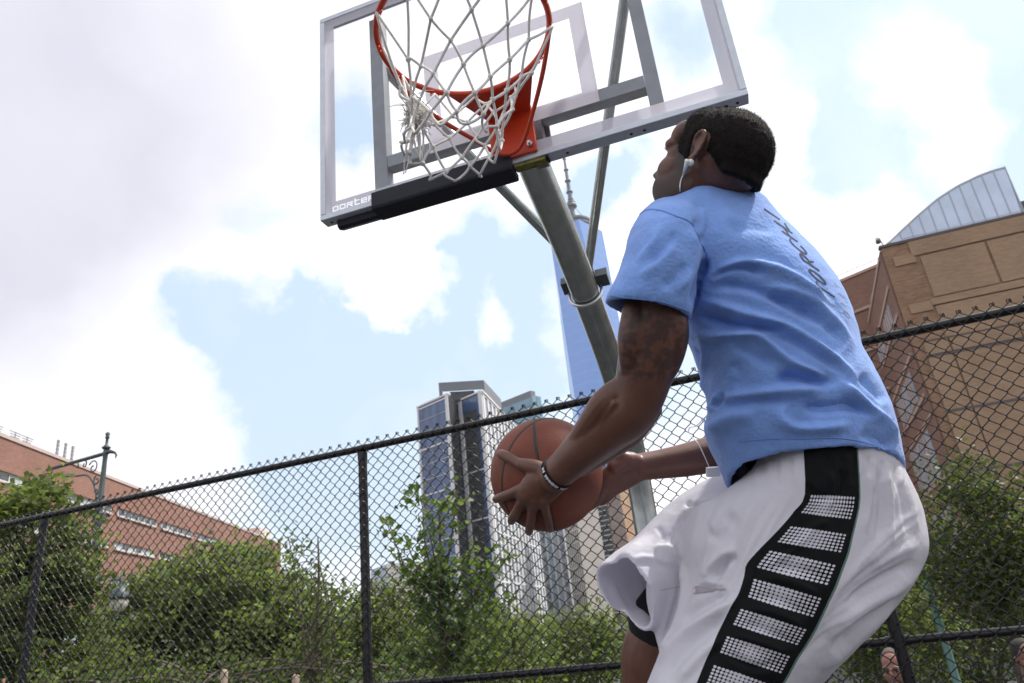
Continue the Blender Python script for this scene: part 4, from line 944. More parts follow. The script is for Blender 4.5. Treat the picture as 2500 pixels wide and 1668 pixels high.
# young tree right behind the fence: upright shoots, single leaves as pieces
def sapling():
    rng = np.random.default_rng(31); D = 7.2; b0 = at(1075, 1660, D); b = np.array([b0[0], b0[1], gz(b0[0], b0[1])])
    t = thing('young_tree', 'slender young tree with upright shoots and large leaves, behind the fence left of the ball', 'tree', b, 'trees beyond the fence')
    m = MB(); top = at(1072, 1250, D+.1); tr = catmull([b, at(1085, 1600, D), at(1078, 1420, D+.05), top], 8); R = np.linspace(.045, .008, len(tr)); m.tube(tr, R, 9); build('trunk', m, M_bark, t, True)
    shoots = [((1085, 1560), (1010, 1430), (962, 1320), (940, 1268)), ((1085, 1580), (1140, 1480), (1180, 1420), (1222, 1350)), ((1080, 1480), (1020, 1390), (985, 1300)), ((1078, 1440), (1100, 1330), (1110, 1245), (1112, 1215)),
              ((1080, 1500), (1060, 1360), (1045, 1285)), ((1085, 1570), (1170, 1520), (1235, 1465)), ((1082, 1520), (1130, 1400), (1160, 1320)),
              ((1085, 1620), (1010, 1600), (950, 1590)), ((1085, 1620), (1150, 1600), (1215, 1570)), ((1080, 1460), (1040, 1340), (1030, 1230), (1005, 1212)), ((1082, 1540), (1050, 1450), (1000, 1400)), ((1080, 1430), (1075, 1320), (1080, 1230)), ((1085, 1640), (1060, 1560), (1030, 1500)), ((1085, 1640), (1120, 1560), (1140, 1500))]
    pts = []
    for sh in shoots:
        dz = rng.uniform(-.45, .45); P = catmull([at(x, y, D+dz*i/3.0) for i, (x, y) in enumerate(sh)], 7); m = MB(); m.tube(P, np.linspace(.014, .003, len(P)), 6); build('shoot', m, M_bark, t, True)
        for i, p in enumerate(P[2:]):
            for k in range(6 if i < len(P)-5 else 4): pts.append(p + rng.normal(size=3)*np.array([.06, .09, .055]))
    pts = np.array(pts)
    # whole leaf once, then one object per leaf
    tint = np.ones((1, 3)); base_me = []
    for v in range(5):
        r2 = np.random.default_rng(v); me = leaf_mesh('leaf', np.zeros((1, 3)), np.array([.095]), np.array([[0.0, 0, 1]]), r2, np.array([[.9+.08*v, 1.0, .9]])*(.75+.12*v)); me.materials.append(M_leafS); base_me.append(me)
    sel = rng.permutation(len(pts)); 
    for i in sel[:298]:
        o = bpy.data.objects.new('leaf', base_me[rng.integers(5)]); COL.objects.link(o); o.parent = t; o.location = tuple(pts[i]-b)
        o.rotation_euler = (rng.normal()*.75, rng.normal()*.75, rng.uniform(0, 6.28)); s = rng.uniform(.7, 1.25); o.scale = (s, s, s)
    rest = np.concatenate([pts[sel[298:]], pts[sel]+rng.normal(size=(len(sel), 3))*np.array([.10, .16, .10])]); rest = rest[(rest[:, 2] < at(1050, 1370, D)[2]) | (rng.uniform(size=len(rest)) < .25)]
    N = rng.normal(size=(len(rest), 3))*.55+np.array([0, 0, .6]); N /= np.linalg.norm(N, axis=1, keepdims=True)
    hue = rng.uniform(.6, 1.25, (len(rest), 1)); o = link_mesh('foliage', leaf_mesh('foliage', rest-b, .09*rng.uniform(.6, 1.2, len(rest)), N, rng, np.concatenate([hue*1.05, hue, hue*.85], 1)), M_leafS, t); o['kind'] = 'stuff'
M_leafS = leafmat('leaf_fresh_green', (.070, .118, .032), (.155, .255, .05), .42)
sapling()
M_stake = mat('weathered_stake', (.34, .26, .20), .8, var=.2, vscale=12)
for px, py, lab in ((548, 1636, 'pale wooden tree stake with a slanted top, left of the two behind the fence'), (722, 1648, 'pale wooden tree stake, nearer the middle fence post')):
    q = at(px, py, 8.0); m = MB(); m.tube([(q[0]-.03, q[1], gz(q[0], q[1])), (q[0], q[1], q[2]-.03), (q[0]+.012, q[1], q[2])], [.045, .042, .03], 9); tag(build('tree_stake', m, M_stake, smooth=True, base=(q[0], q[1], 0)), lab, 'stake', 'tree stakes')
# ------------------------------------------------------------------ the jumping player
def pv_(px, d): return px*d/FOC           # size of px at depth d
def evalmesh(mbs, voxel, smooth_it, name, smooth_f=.5):
    "closed overlapping shapes fused into one skin"
    m = MB()
    for q in mbs: m.add(q.v, q.f)
    me = bpy.data.meshes.new(name+'_raw'); me.from_pydata(m.v, [], m.f); me.update()
    o = bpy.data.objects.new(name+'_raw', me); COL.objects.link(o)
    r = o.modifiers.new('r', 'REMESH'); r.mode = 'VOXEL'; r.voxel_size = voxel; r.use_smooth_shade = True
    if smooth_it:
        s = o.modifiers.new('s', 'SMOOTH'); s.iterations = smooth_it; s.factor = smooth_f
    dg = bpy.context.evaluated_depsgraph_get(); dg.update()
    out = bpy.data.meshes.new_from_object(o.evaluated_get(dg)); out.name = name
    bpy.data.objects.remove(o); bpy.data.meshes.remove(me)
    return out
def getco(me):
    a = np.empty(len(me.vertices)*3, np.float32); me.vertices.foreach_get('co', a); return a.reshape(-1, 3).astype(float)
def getno(me):
    a = np.empty(len(me.vertices)*3, np.float32); me.vertex_normals.foreach_get('vector', a); return a.reshape(-1, 3).astype(float)
def setco(me, V): me.vertices.foreach_set('co', V.astype(np.float32).ravel()); me.update()
def setattr_col(me, name, C):
    ca = me.color_attributes.new(name, 'FLOAT_COLOR', 'POINT'); D = np.ones((len(C), 4), np.float32); D[:, :C.shape[1]] = C; ca.data.foreach_set('color', D.ravel())
def ringpts(r, n, e=.85):
    ax, ay, bx, by, d, t, ty = r; th = np.linspace(0, 2*math.pi, n, endpoint=False); c = np.cos(th); s = np.sin(th)
    c2 = np.sign(c)*np.abs(c)**e; s2 = np.sign(s)*np.abs(s)**e
    px = (ax+bx)/2 + (ax-bx)/2*c2; py = (ay+by)/2 + (ay-by)/2*c2 - ty*s2; dd = d - t*s2
    return [at(px[i], py[i], dd[i]) for i in range(n)]
def scl(r, k, dy=0, dx=0):
    ax, ay, bx, by, d, t, ty = r; cx, cy = (ax+bx)/2, (ay+by)/2
    return (cx+(ax-cx)*k+dx, cy+(ay-cy)*k+dy, cx+(bx-cx)*k+dx, cy+(by-cy)*k+dy, d, t*k, ty*k)
def loft(rings, n=56, sub=5, e=.85, spline=True, pre=()):
    R = [np.array(r, float) for r in rings]; R = catmull(R, sub) if spline else R
    R = [np.array(r, float) for r in pre] + R
    m = MB(); L = [ringpts(r, n, e) for r in R]; vs = [p for l in L for p in l]; k = len(L)
    fs = [(i*n+j, i*n+(j+1) % n, (i+1)*n+(j+1) % n, (i+1)*n+j) for i in range(k-1) for j in range(n)]
    fs += [tuple(range(n-1, -1, -1)), tuple((k-1)*n+j for j in range(n))]
    # keep the winding outward
    c0 = np.mean(L[k//2], 0); a, b, c = vs[fs[(k//2)*n][0]], vs[fs[(k//2)*n][1]], vs[fs[(k//2)*n][2]]
    if np.cross(b-a, c-a)@((a+b+c)/3-c0) < 0: fs = [f[::-1] for f in fs]
    m.add(vs, fs); return m
def limb(pts, n=18, sub=5, flat=None):
    "tube through (px,py,d,r) joints with rounded ends; flat=(dir, factor) squashes it"
    P = catmull([np.append(at(*p[:3]), p[3]) for p in pts], sub)
    a, b = P[0], P[-1]; d0 = nrm(P[0][:3]-P[1][:3]); d1 = nrm(P[-1][:3]-P[-2][:3])
    head = [np.append(a[:3]+d0*a[3]*math.sin(q), a[3]*math.cos(q)) for q in (1.35, 1.0, .6, .3)]; tail = [np.append(b[:3]+d1*b[3]*math.sin(q), b[3]*math.cos(q)) for q in (.3, .6, 1.0, 1.35)]
    P = head+P+tail; m = MB(); m.tube([p[:3] for p in P], [p[3] for p in P], n)
    if flat is not None:
        f = nrm(flat[0]); V = np.array(m.v); cen = np.repeat(np.array([p[:3] for p in P]), n, 0); dv = V-cen; dv -= np.outer(dv@f, f)*(1-flat[1]); m.v = [tuple(q) for q in cen+dv]
    return m
def ell(c, ax, r, nu=20, nv=14):
    m = MB(); m.sphere(c, np.array(r), nu, nv, ax=np.array(ax)); return m
z3 = lambda x, y: (1190+x/5.2275, 1010+y/5.2275)

M_skin = bpy.data.materials.new('brown_skin'); M_skin.use_nodes = True
_n = M_skin.node_tree.nodes; _l = M_skin.node_tree.links; _b = _n['Principled BSDF']
_b.inputs['Roughness'].default_value = .42; _b.inputs['Specular IOR Level'].default_value = .42
_b.inputs['Subsurface Weight'].default_value = .08; _b.inputs['Subsurface Radius'].default_value = (.008, .003, .002); _b.inputs['Subsurface Scale'].default_value = .4
_a = _n.new('ShaderNodeAttribute'); _a.attribute_name = 'tone'
_t = _n.new('ShaderNodeTexCoord'); _q = _n.new('ShaderNodeTexNoise'); _q.inputs['Scale'].default_value = 22; _q.inputs['Detail'].default_value = 6; _l.new(_t.outputs['Object'], _q.inputs['Vector'])
_r = _n.new('ShaderNodeMapRange'); _l.new(_q.outputs['Fac'], _r.inputs[0]); _r.inputs[1].default_value = .3; _r.inputs[2].default_value = .7; _r.inputs[3].default_value = .84; _r.inputs[4].default_value = 1.16
_x = _n.new('ShaderNodeMix'); _x.data_type = 'RGBA'; _x.blend_type = 'MULTIPLY'; _x.inputs[0].default_value = 1; _l.new(_a.outputs['Color'], _x.inputs[6]); _l.new(_r.outputs[0], _x.inputs[7]); _l.new(_x.outputs[2], _b.inputs['Base Color'])
_q2 = _n.new('ShaderNodeTexNoise'); _q2.inputs['Scale'].default_value = 420; _q2.inputs['Detail'].default_value = 3; _l.new(_t.outputs['Object'], _q2.inputs['Vector'])
_bp = _n.new('ShaderNodeBump'); _bp.inputs['Strength'].default_value = .12; _bp.inputs['Distance'].default_value = .002; _l.new(_q2.outputs['Fac'], _bp.inputs['Height']); _l.new(_bp.outputs[0], _b.inputs['Normal'])
M_shirt = mat('faded_blue_jersey', (.200, .345, .735), .88, var=.10, vscale=26, bump=.23, bscale=140, spec=.12, sheen=.2, detail=9.0)
M_white = mat('white_polyester', (.70, .69, .76), .55, var=.03, vscale=10, bump=.05, bscale=900, spec=.35, sheen=.1)
M_seam = mat('blue_seam_thread', (.15, .27, .60), .9)
M_ink = mat('grey_shirt_print', (.08, .09, .13), .9, spec=.1)
M_ink2 = mat('faint_shirt_print', (.24, .29, .42), .8)
M_black = mat('black_stretch_fabric', (.010, .010, .012), .7, spec=.2)
M_hair = mat('black_hair', (.013, .010, .009), .8, var=.3, vscale=60, bump=.6, bscale=380, spec=.15)
M_plast = mat('white_plastic', (.78, .78, .78), .3)

# --- ball first: everything in the hands is fitted to it
BR = .1215; BC = at(1334, 1157, 1.544)
def ball_d(px, py, off):
    v = ray(px, py); v2 = v/np.linalg.norm(v); q = BC-CAM; tca = q@v2; d2 = q@q - tca*tca; R = BR+off
    t = tca - (math.sqrt(R*R-d2) if d2 < R*R else 0.0)
    return (v2*t)@FW
def onball(z, off): px, py = z3(*z); return (px, py, ball_d(px, py, off))

man_base = at(1900, 1250, 1.40)
player = thing('person', 'player in light blue T-shirt and white shorts, jumping with the basketball in both hands', 'person', man_base)

# --- head frame
HC = at(1750, 392, 1.345)
hf = nrm(-.66*RT+.28*UP+.70*FW); hl = nrm(np.cross(UP+.30*RT, hf)); hu = np.cross(hf, hl)
HA = np.array([hf, hl, hu])
def hp(f, l, u): return HC + hf*f + hl*l + hu*u
parts = []
parts.append(ell(hp(-.008, 0, .012), HA, (.0945, .0735, .083)))
parts.append(ell(hp(.028, 0, -.035), HA, (.070, .064, .080)))
parts.append(ell(hp(.045, 0, -.085), HA, (.052, .053, .046)))
parts.append(ell(hp(.076, 0, -.112), HA, (.026, .030, .022)))
parts.append(ell(hp(.068, 0, .026), HA, (.030, .061, .044)))
for s in (1, -1): parts.append(ell(hp(.060, .036*s, -.016), HA, (.0215, .026, .026)))
for s in (1, -1):
    parts.append(ell(hp(.0745, .030*s, .004), HA, (.019, .034, .017)))      # brow
    parts.append(ell(hp(.058, .042*s, -.044), HA, (.030, .026, .032)))     # cheekbone
    parts.append(ell(hp(.038, .048*s, -.075), HA, (.046, .019, .044)))     # jaw side
    parts.append(ell(hp(.103, .013*s, -.052), HA, (.012, .009, .008)))     # nostril wing
m = MB(); m.tube([hp(.092, 0, .002), hp(.104, 0, -.025), hp(.116, 0, -.046), hp(.098, 0, -.058)], [.010, .011, .014, .010], 12); parts.append(m)
parts.append(ell(hp(.088, 0, -.074), HA, (.014, .027, .0065))); parts.append(ell(hp(.086, 0, -.086), HA, (.014, .025, .008)))
# ears
for s in (1, -1):
    E = lambda a, b, o: hp(-.004 + a, (.0715+o)*s, b)   # a forward, b up, o outward
    hel = [(a_*.88, b_*.88, o_*.9) for a_, b_, o_ in [(.014, -.004, .004), (.013, .012, .008), (.004, .024, .013), (-.010, .024, .017), (-.018, .010, .019), (-.016, -.006, .017), (-.008, -.020, .012), (.002, -.030, .008), (.010, -.030, .004)]]
    m = MB(); m.tube(catmull([E(*q) for q in hel], 4), .0036, 8); parts.append(m)
    m = MB(); m.sphere(E(-.001, .000, .004), np.array([.016, .0055, .025]), 14, 8, ax=np.array([nrm(hf-hl*s*.55), nrm(hl*s+hf*.55), hu])); parts.append(m)
    m = MB(); m.sphere(E(.004, -.028, .005), np.array([.009, .005, .010]), 12, 8, ax=HA); parts.append(m)
    m = MB(); m.tube(catmull([E(-.004, .014, .010), E(-.010, .004, .012), E(-.006, -.010, .010), E(.004, -.016, .006)], 4), .003, 6); parts.append(m)
# neck and shoulders
parts.append(limb([(1762, 380, 1.36, .060), (1772, 440, 1.385, .058), (1780, 500, 1.40, .058), (1785, 560, 1.41, .055)], 24))
parts.append(limb([(1800, 490, 1.42, .035), (1815, 455, 1.40, .034), (1822, 410, 1.38, .03)], 16))
# hidden trunk, kept well inside the clothes
parts.append(limb([(1790, 640, 1.42, .080), (1830, 720, 1.42, .115), (1890, 850, 1.41, .12), (1950, 1010, 1.41, .115), (1990, 1130, 1.41, .12), (2020, 1230, 1.41, .125)], 24))
parts.append(limb([(1790, 570, 1.42, .065), (1650, 615, 1.30, .048)], 16)); parts.append(limb([(1800, 600, 1.42, .06), (1875, 670, 1.54, .045)], 16))
# left arm
parts.append(limb([(1625, 610, 1.28, .046), (1612, 670, 1.26, .048), (1598, 760, 1.25, .0535), (1588, 845, 1.25, .0540), (1572, 920, 1.255, .0495), (1556, 975, 1.262, .0450), (1528, 1012, 1.275, .0465), (1480, 1050, 1.300, .0440), (1428, 1093, 1.330, .0390), (1384, 1134, 1.358, .034), (1352, 1163, 1.378, .0305)], 28, 6))
# left hand: back of hand, then five fingers closing on the ball
bo = lambda x, y, o: onball((x, y), o)
hn = nrm(CAM-BC)
parts.append(limb([bo(830, 800, .030)+(.0285,), bo(700, 860, .024)+(.029,), bo(590, 950, .018)+(.029,), bo(520, 1010, .016)+(.025,)], 20, 6, flat=(hn, .50)))
parts.append(limb([bo(860, 900, .026)+(.022,), bo(740, 1020, .019)+(.021,), bo(690, 1090, .016)+(.019,)], 18, 6, flat=(hn, .6)))
parts.append(limb([bo(760, 760, .024)+(.018,), bo(600, 690, .020)+(.0165,), bo(450, 650, .015)+(.0135,)], 16, 6))
FING = {'thumb': [(600, 690, .018, .0155), (440, 648, .013, .0125), (360, 612, .0105, .0112), (300, 575, .010, .0112), (225, 535, .009, .0112), (168, 512, .008, .0096)],
        'index': [(520, 940, .018, .0135), (410, 975, .014, .0120), (330, 1010, .0115, .0110), (250, 1040, .010, .0106), (170, 1070, .009, .0100), (110, 1092, .008, .0088)],
        'middle': [(520, 1040, .018, .0135), (450, 1110, .014, .0120), (410, 1190, .0115, .0112), (380, 1250, .0105, .0108), (335, 1315, .0095, .0103), (305, 1370, .0085, .0090)],
        'ring': [(620, 1080, .018, .0130), (585, 1190, .014, .0115), (565, 1290, .0115, .0106), (553, 1370, .010, .0102), (540, 1450, .009, .0098), (533, 1510, .008, .0084)],
        'little': [(720, 1100, .018, .0115), (735, 1200, .014, .0100), (755, 1290, .0105, .0092), (772, 1350, .0095, .0088), (790, 1420, .008, .0084), (803, 1480, .0075, .0072)]}
for f in FING.values(): parts.append(limb([bo(a, b, o)+(r,) for a, b, o, r in f], 14, 4))
for a, b in ((505, 955), (500, 1050), (600, 1105), (715, 1115)):      # knuckles
    px, py, d = bo(a, b, .023); parts.append(ell(at(px, py, d), np.array([RT, UP, FW]), (.0100, .0100, .0105), 12, 8))
for q in (((760, 800), (520, 950)), ((790, 860), (510, 1045)), ((820, 900), (610, 1095))):   # tendons
    parts.append(limb([bo(*q[0], .034)+(.0045,), bo(*q[1], .026)+(.0045,)], 8, 3))
# right arm and hand on the far side of the ball
parts.append(limb([(1880, 690, 1.56, .044), (1890, 780, 1.60, .050), (1890, 900, 1.64, .050), (1868, 1010, 1.68, .044)], 20))
parts.append(limb([(1880, 1040, 1.69, .044), (1820, 1082, 1.68, .047), (1750, 1105, 1.66, .043), (1680, 1122, 1.645, .0385), (1615, 1133, 1.635, .0335), (1562, 1140, 1.625, .0305)], 24, 6))
parts.append(limb([(1790, 1085, 1.650, .016), (1710, 1100, 1.632, .012), (1640, 1113, 1.622, .009), (1580, 1124, 1.613, .008), (1545, 1130, 1.612, .008)], 10, 5)); parts.append(limb([(1780, 1115, 1.640, .016), (1690, 1124, 1.618, .011), (1630, 1134, 1.610, .009), (1570, 1143, 1.604, .007), (1540, 1150, 1.604, .007)], 10, 5))
parts.append(limb([(1565, 1142, 1.625, .030), (1530, 1155, 1.618, .036), (1495, 1172, 1.612, .038), (1468, 1200, 1.612, .034)], 20, 6, flat=(nrm(FW*.8-RT*.6), .62)))
parts.append(limb([(1558, 1130, 1.618, .018), (1532, 1122, 1.605, .0185), (1500, 1138, 1.596, .018)], 16, 5))
parts.append(limb([(1530, 1122, 1.60, .018), (1490, 1105, 1.60, .0135), (1450, 1085, 1.61, .0115), (1415, 1060, 1.63, .0095)], 12, 4))
RF = [[(1480, 1190, 1.61, .014), (1450, 1195, 1.63, .0115), (1425, 1180, 1.66, .0108), (1395, 1160, 1.685, .009)], [(1475, 1210, 1.61, .0145), (1445, 1225, 1.625, .012), (1420, 1225, 1.655, .011), (1390, 1205, 1.675, .009)],
      [(1462, 1215, 1.605, .0145), (1438, 1235, 1.60, .0125), (1412, 1246, 1.615, .011), (1380, 1245, 1.63, .009)], [(1470, 1200, 1.60, .013), (1452, 1226, 1.585, .0105), (1430, 1244, 1.58, .0095), (1405, 1254, 1.585, .008)]]
for f in RF: parts.append(limb(f, 12, 4))
# legs: thighs inside the shorts, bent knees, shins, feet clear of the ground
parts.append(limb([(2010, 1240, 1.40, .105), (1960, 1360, 1.37, .10), (1860, 1530, 1.30, .088), (1760, 1700, 1.25, .068), (1735, 1750, 1.25, .062), (1760, 1830, 1.28, .060), (1830, 1980, 1.36, .056), (1910, 2150, 1.46, .040), (1955, 2250, 1.52, .034)], 22, 6))
parts.append(limb([(1980, 1240, 1.46, .10), (1850, 1310, 1.50, .090), (1730, 1420, 1.50, .078), (1640, 1510, 1.49, .066), (1596, 1572, 1.49, .061), (1586, 1640, 1.50, .060), (1600, 1740, 1.54, .058), (1640, 1900, 1.62, .048), (1680, 2040, 1.69, .034)], 22, 6))
# forearm and upper-arm muscle, raised veins
parts.append(limb([(1520, 945, 1.262, .022), (1478, 985, 1.268, .027), (1432, 1045, 1.300, .022), (1385, 1105, 1.345, .014)], 14, 5))
parts.append(limb([(1590, 1000, 1.285, .020), (1540, 1055, 1.300, .025), (1480, 1105, 1.325, .019), (1420, 1150, 1.355, .012)], 14, 5))
parts.append(limb([(1628, 730, 1.235, .026), (1640, 810, 1.232, .030), (1628, 890, 1.238, .024), (1600, 950, 1.25, .014)], 14, 5))
parts.append(limb([(1552, 760, 1.228, .024), (1545, 830, 1.224, .027), (1540, 895, 1.232, .020)], 14, 5))
for vl in ([(1430, 1038, 1.280), (1412, 1070, 1.296), (1380, 1100, 1.322), (1362, 1128, 1.342)], [(1500, 985, 1.236), (1470, 1030, 1.256), (1440, 1075, 1.286), (1405, 1112, 1.318)]):
    parts.append(limb([q+(.0042,) for q in vl], 8, 5))
body = evalmesh(parts, .0029, 3, 'body')
V = getco(body); Nn = getno(body); px, py, dd = project(V)
SK = np.array([.118, .051, .034])
tone = np.tile(SK, (len(V), 1))
rel = V-HC; hfc = rel@hf; hlc = rel@hl; huc = rel@hu
# shaved beard shadow and sideburns
sm = lambda x, a, b: np.clip((x-a)/(b-a), 0, 1)**2*(3-2*np.clip((x-a)/(b-a), 0, 1))
jl = sm(-huc, .036, .088)*sm(hfc, -.03, .022)*(1-sm(-huc, .125, .15))
sb = sm(hfc, .000, .018)*(1-sm(hfc, .030, .062))*sm(huc, -.085, -.04)*(1-sm(huc, .03, .065))*sm(np.abs(hlc), .045, .055)
lipz = np.exp(-((hfc-.098)/.016)**2-((huc+.080)/.011)**2-(hlc/.03)**2)
beard = np.clip(jl*.9+sb*.8-lipz*1.2, 0, 1)*(np.linalg.norm(rel, axis=1) < .19)
brow = np.exp(-((np.abs(hlc)-.030)/.02)**4-((huc-.008)/.006)**2)*(hfc > .085)
tone = tone*(1-.80*np.clip(beard+brow, 0, 1)[:, None])
tone = tone*(1-.35*lipz[:, None]) + np.array([.06, .012, .012])*.35*lipz[:, None]
def hairout(f, l, u):
    low = np.where(f > -.02, -.006+(f+.02)*.10-.036*sm(f, .010, .022)*(1-sm(f, .040, .058)), -.006-.030*sm(-f, .015, .06))
    out = np.maximum(sm(low-u, -.001, .006), sm(f-(.074-.55*np.maximum(0, np.abs(l)-.03)), 0, .005))
    ear = np.exp(-(((f+.002)/.016)**4+((u+.004)/.027)**4))*(np.abs(l) > .05); return np.maximum(out, ear)
_f = hfc+.0; _h = np.mean([1-hairout(hfc+a, hlc, huc+b) for a in (-.007, 0, .007) for b in (-.008, 0, .010)], 0)*(np.linalg.norm(rel, axis=1) < .13)*(huc > -.09)
_ear = np.exp(-(((hfc+.004)/.020)**6+((huc+.004)/.030)**6))*(np.abs(hlc) > .069)
tone = tone*(1-.78*(_h*(1-_ear))[:, None])
# inked upper arm
rng = np.random.default_rng(77)
arm_m = np.exp(-(np.maximum(0, np.abs(py-835)-70)/35)**2)*((px > 1470) & (px < 1720) & (dd < 1.42) & (py > 700))
nv_ = np.array([noise.fractal(Vector(p*58), .8, 2.1, 5) if a > .05 else 0 for p, a in zip(V, arm_m)])
nv2 = np.array([noise.noise(Vector(p*150+np.array([3, 1, 7]))) if a > .05 else 0 for p, a in zip(V, arm_m)])
ink = arm_m*np.clip(sm(nv_+.55*nv2+.08, -.25, .35), 0, 1)
tone = tone*(1-.55*ink[:, None]) + np.array([.012, .016, .02])*.4*ink[:, None]
# paler fingertips, nails and palms
for f in FING.values():
    c = at(*bo(*f[-1][:3])); w_ = np.exp(-(np.linalg.norm(V-c, axis=1)/.010)**2)[:, None]; tone = tone*(1-w_*.45)+np.array([.30, .15, .11])*w_*.45
palm = np.exp(-(np.maximum(0, np.hypot(px-1515, py-1165)-50)/25)**2)*((dd > 1.55))
tone = tone*(1-.35*palm[:, None])+np.array([.26, .12, .095])*.35*palm[:, None]
setattr_col(body, 'tone', tone)
setco(body, V-man_base)
bo_ = link_mesh('body', body, M_skin, player, smooth=True)
# eyes
for s in (1, -1):
    m = MB(); m.sphere(hp(.071, .031*s, -.013), .0120, 14, 10); e = build('eye', m, mat('eye_white', (.6, .58, .55), .2), player, True)
    m = MB(); m.sphere(hp(.0800, .032*s, -.0125), np.array([.0035, .0058, .0058]), 12, 8, ax=HA); build('iris', m, mat('dark_iris', (.02, .012, .008), .15), e, True)
    m = MB()
    for k in range(9):
        a = hp(.0825, (.024+.003*k)*s, -.008+.002*math.sin(k*.4)); m.tube([a, a+hf*.004+hl*s*.002+hu*.002, a+hf*.007+hl*s*.004+hu*.005], [.0006, .0005, .0002], 4)
    build('eyelash', m, M_black, e)

# hair: close-cropped cap with a short nap
def hair():
    q = [ell(hp(-.009, 0, .0135), HA, (.0965, .0775, .0855)), ell(hp(.026, 0, .043), HA, (.060, .063, .052)), ell(hp(-.042, 0, -.030), HA, (.058, .061, .066))]
    me = evalmesh(q, .0032, 3, 'hair'); V = getco(me); rel = V-HC; f, l, u = rel@hf, rel@hl, rel@hu
    out = hairout(f, l, u)
    N = getno(me); nz_ = np.array([noise.noise(Vector(p*160)) for p in V]); nz2 = np.array([noise.noise(Vector(p*55)) for p in V])
    V = V + N*(nz_*.0010+nz2*.0005)[:, None] - N*(out*.020)[:, None]
    keep = out < .5
    setco(me, V-man_base); o = link_mesh('hair', me, M_hair, player, smooth=True)
    bm_ = bmesh.new(); bm_.from_mesh(me); bm_.verts.ensure_lookup_table(); bmesh.ops.delete(bm_, geom=[bm_.verts[i] for i in np.where(out > .93)[0]], context='VERTS'); bm_.to_mesh(me); bm_.free()
    # the nap: very short strands
    rng = np.random.default_rng(3); idx = rng.choice(np.where(keep)[0], 17000); C = V[idx]+rng.normal(size=(len(idx), 3))*.0012; n2 = N[idx]+rng.normal(size=(len(idx), 3))*.55; n2 /= np.linalg.norm(n2, axis=1, keepdims=True)
    t2 = np.cross(n2, rng.normal(size=(len(idx), 3))); t2 /= np.linalg.norm(t2, axis=1, keepdims=True); L = rng.uniform(.0015, .0038, (len(idx), 1))
    Vs = np.stack([C-t2*.0003, C+t2*.0003, C+n2*L+t2*L*.3], 1).reshape(-1, 3)-man_base
    mh = bpy.data.meshes.new('hair_nap'); mh.from_pydata(Vs.tolist(), [], [(3*i, 3*i+1, 3*i+2) for i in range(len(idx))]); n_ = link_mesh('hair_nap', mh, M_hair, o); n_['kind'] = 'stuff'
hair()

# --- T-shirt
def seg_dist(P, line):
    "distance and arc position of points to a polyline (pixels)"
    best = np.full(len(P), 1e9); pos = np.zeros(len(P)); sg = np.zeros(len(P)); L = [np.hypot(*(np.subtract(b, a))) for a, b in zip(line[:-1], line[1:])]; tot = sum(L); acc = 0
    for a, b, l in zip(line[:-1], line[1:], L):
        a = np.array(a, float); d = (np.array(b, float)-a)/l; r = P-a; t = np.clip(r@d, 0, l); q = r-t[:, None]*d; ds = np.hypot(q[:, 0], q[:, 1]); k = ds < best
        best[k] = ds[k]; pos[k] = ((acc+t)/tot)[k]; sg[k] = np.sign(d[0]*r[:, 1]-d[1]*r[:, 0])[k]; acc += l
    return best, pos, sg
def folds(me, V, N, lst, gate=True):
    px, py, dd = project(V); P = np.stack([px, py], 1); vd = (CAM-V); vd /= np.linalg.norm(vd, axis=1, keepdims=True); face = sm((N*vd).sum(1), -.05, .25) if gate else 1
    disp = np.zeros(len(V))
    for line, w, amp in lst:
        line = [tuple(q) for q in catmull([np.array(p, float) for p in line], 5)]
        ds, pos, sg = seg_dist(P, line); tap = np.clip(np.sin(np.pi*np.clip(pos, 0, 1))*1.8, 0, 1); lam = w*(1+.35*sg*np.sign(amp))
        end = np.minimum(1, tap+.0); disp += amp*np.exp(-(ds/lam)**2)*end
    return disp*face
torso = [(1777, 1180, 2210, 1146, 1.400, .168, 70), (1750, 1122, 2204, 1106, 1.400, .170, 62), (1719, 1056, 2195, 1058, 1.400, .172, 46), (1728, 1003, 2180, 1000, 1.400, .172, 42), (1716, 945, 2156, 946, 1.402, .172, 36),
         (1702, 895, 2130, 893, 1.405, .174, 30), (1684, 845, 2105, 843, 1.408, .176, 24), (1655, 780, 2088, 780, 1.41, .178, 16), (1628, 705, 2059, 702, 1.412, .180, 10), (1590, 628, 2008, 626, 1.415, .182, 4),
         (1566, 565, 1952, 568, 1.418, .176, 0), (1594, 500, 1902, 522, 1.42, .152, 4), (1640, 462, 1874, 488, 1.42, .124, 10), (1680, 444, 1852, 470, 1.415, .092, 10)]
neck_in = [scl(torso[-1], .90, 4), scl(torso[-1], .82, 26), scl(torso[-1], .75, 50)]
pre = [scl(torso[4], .93), scl(torso[2], .945), scl(torso[1], .952), scl(torso[0], .957)]
A_ = loft(torso, 72, 6, .88, pre=pre)
sleeve = [(1479, 739, 1686, 779, 1.240, .080, 24), (1486, 718, 1690, 757, 1.240, .081, 23), (1508, 672, 1700, 700, 1.246, .084, 16), (1524, 628, 1712, 640, 1.258, .088, 8), (1535, 580, 1720, 580, 1.275, .092, 0), (1558, 532, 1716, 528, 1.298, .090, -6), (1596, 494, 1706, 492, 1.322, .075, -8), (1640, 476, 1700, 478, 1.35, .05, -6)]
preS = [scl(sleeve[2], .84), scl(sleeve[1], .88, 8), scl(sleeve[0], .915)]
B_ = loft(sleeve, 56, 6, .92, pre=preS)
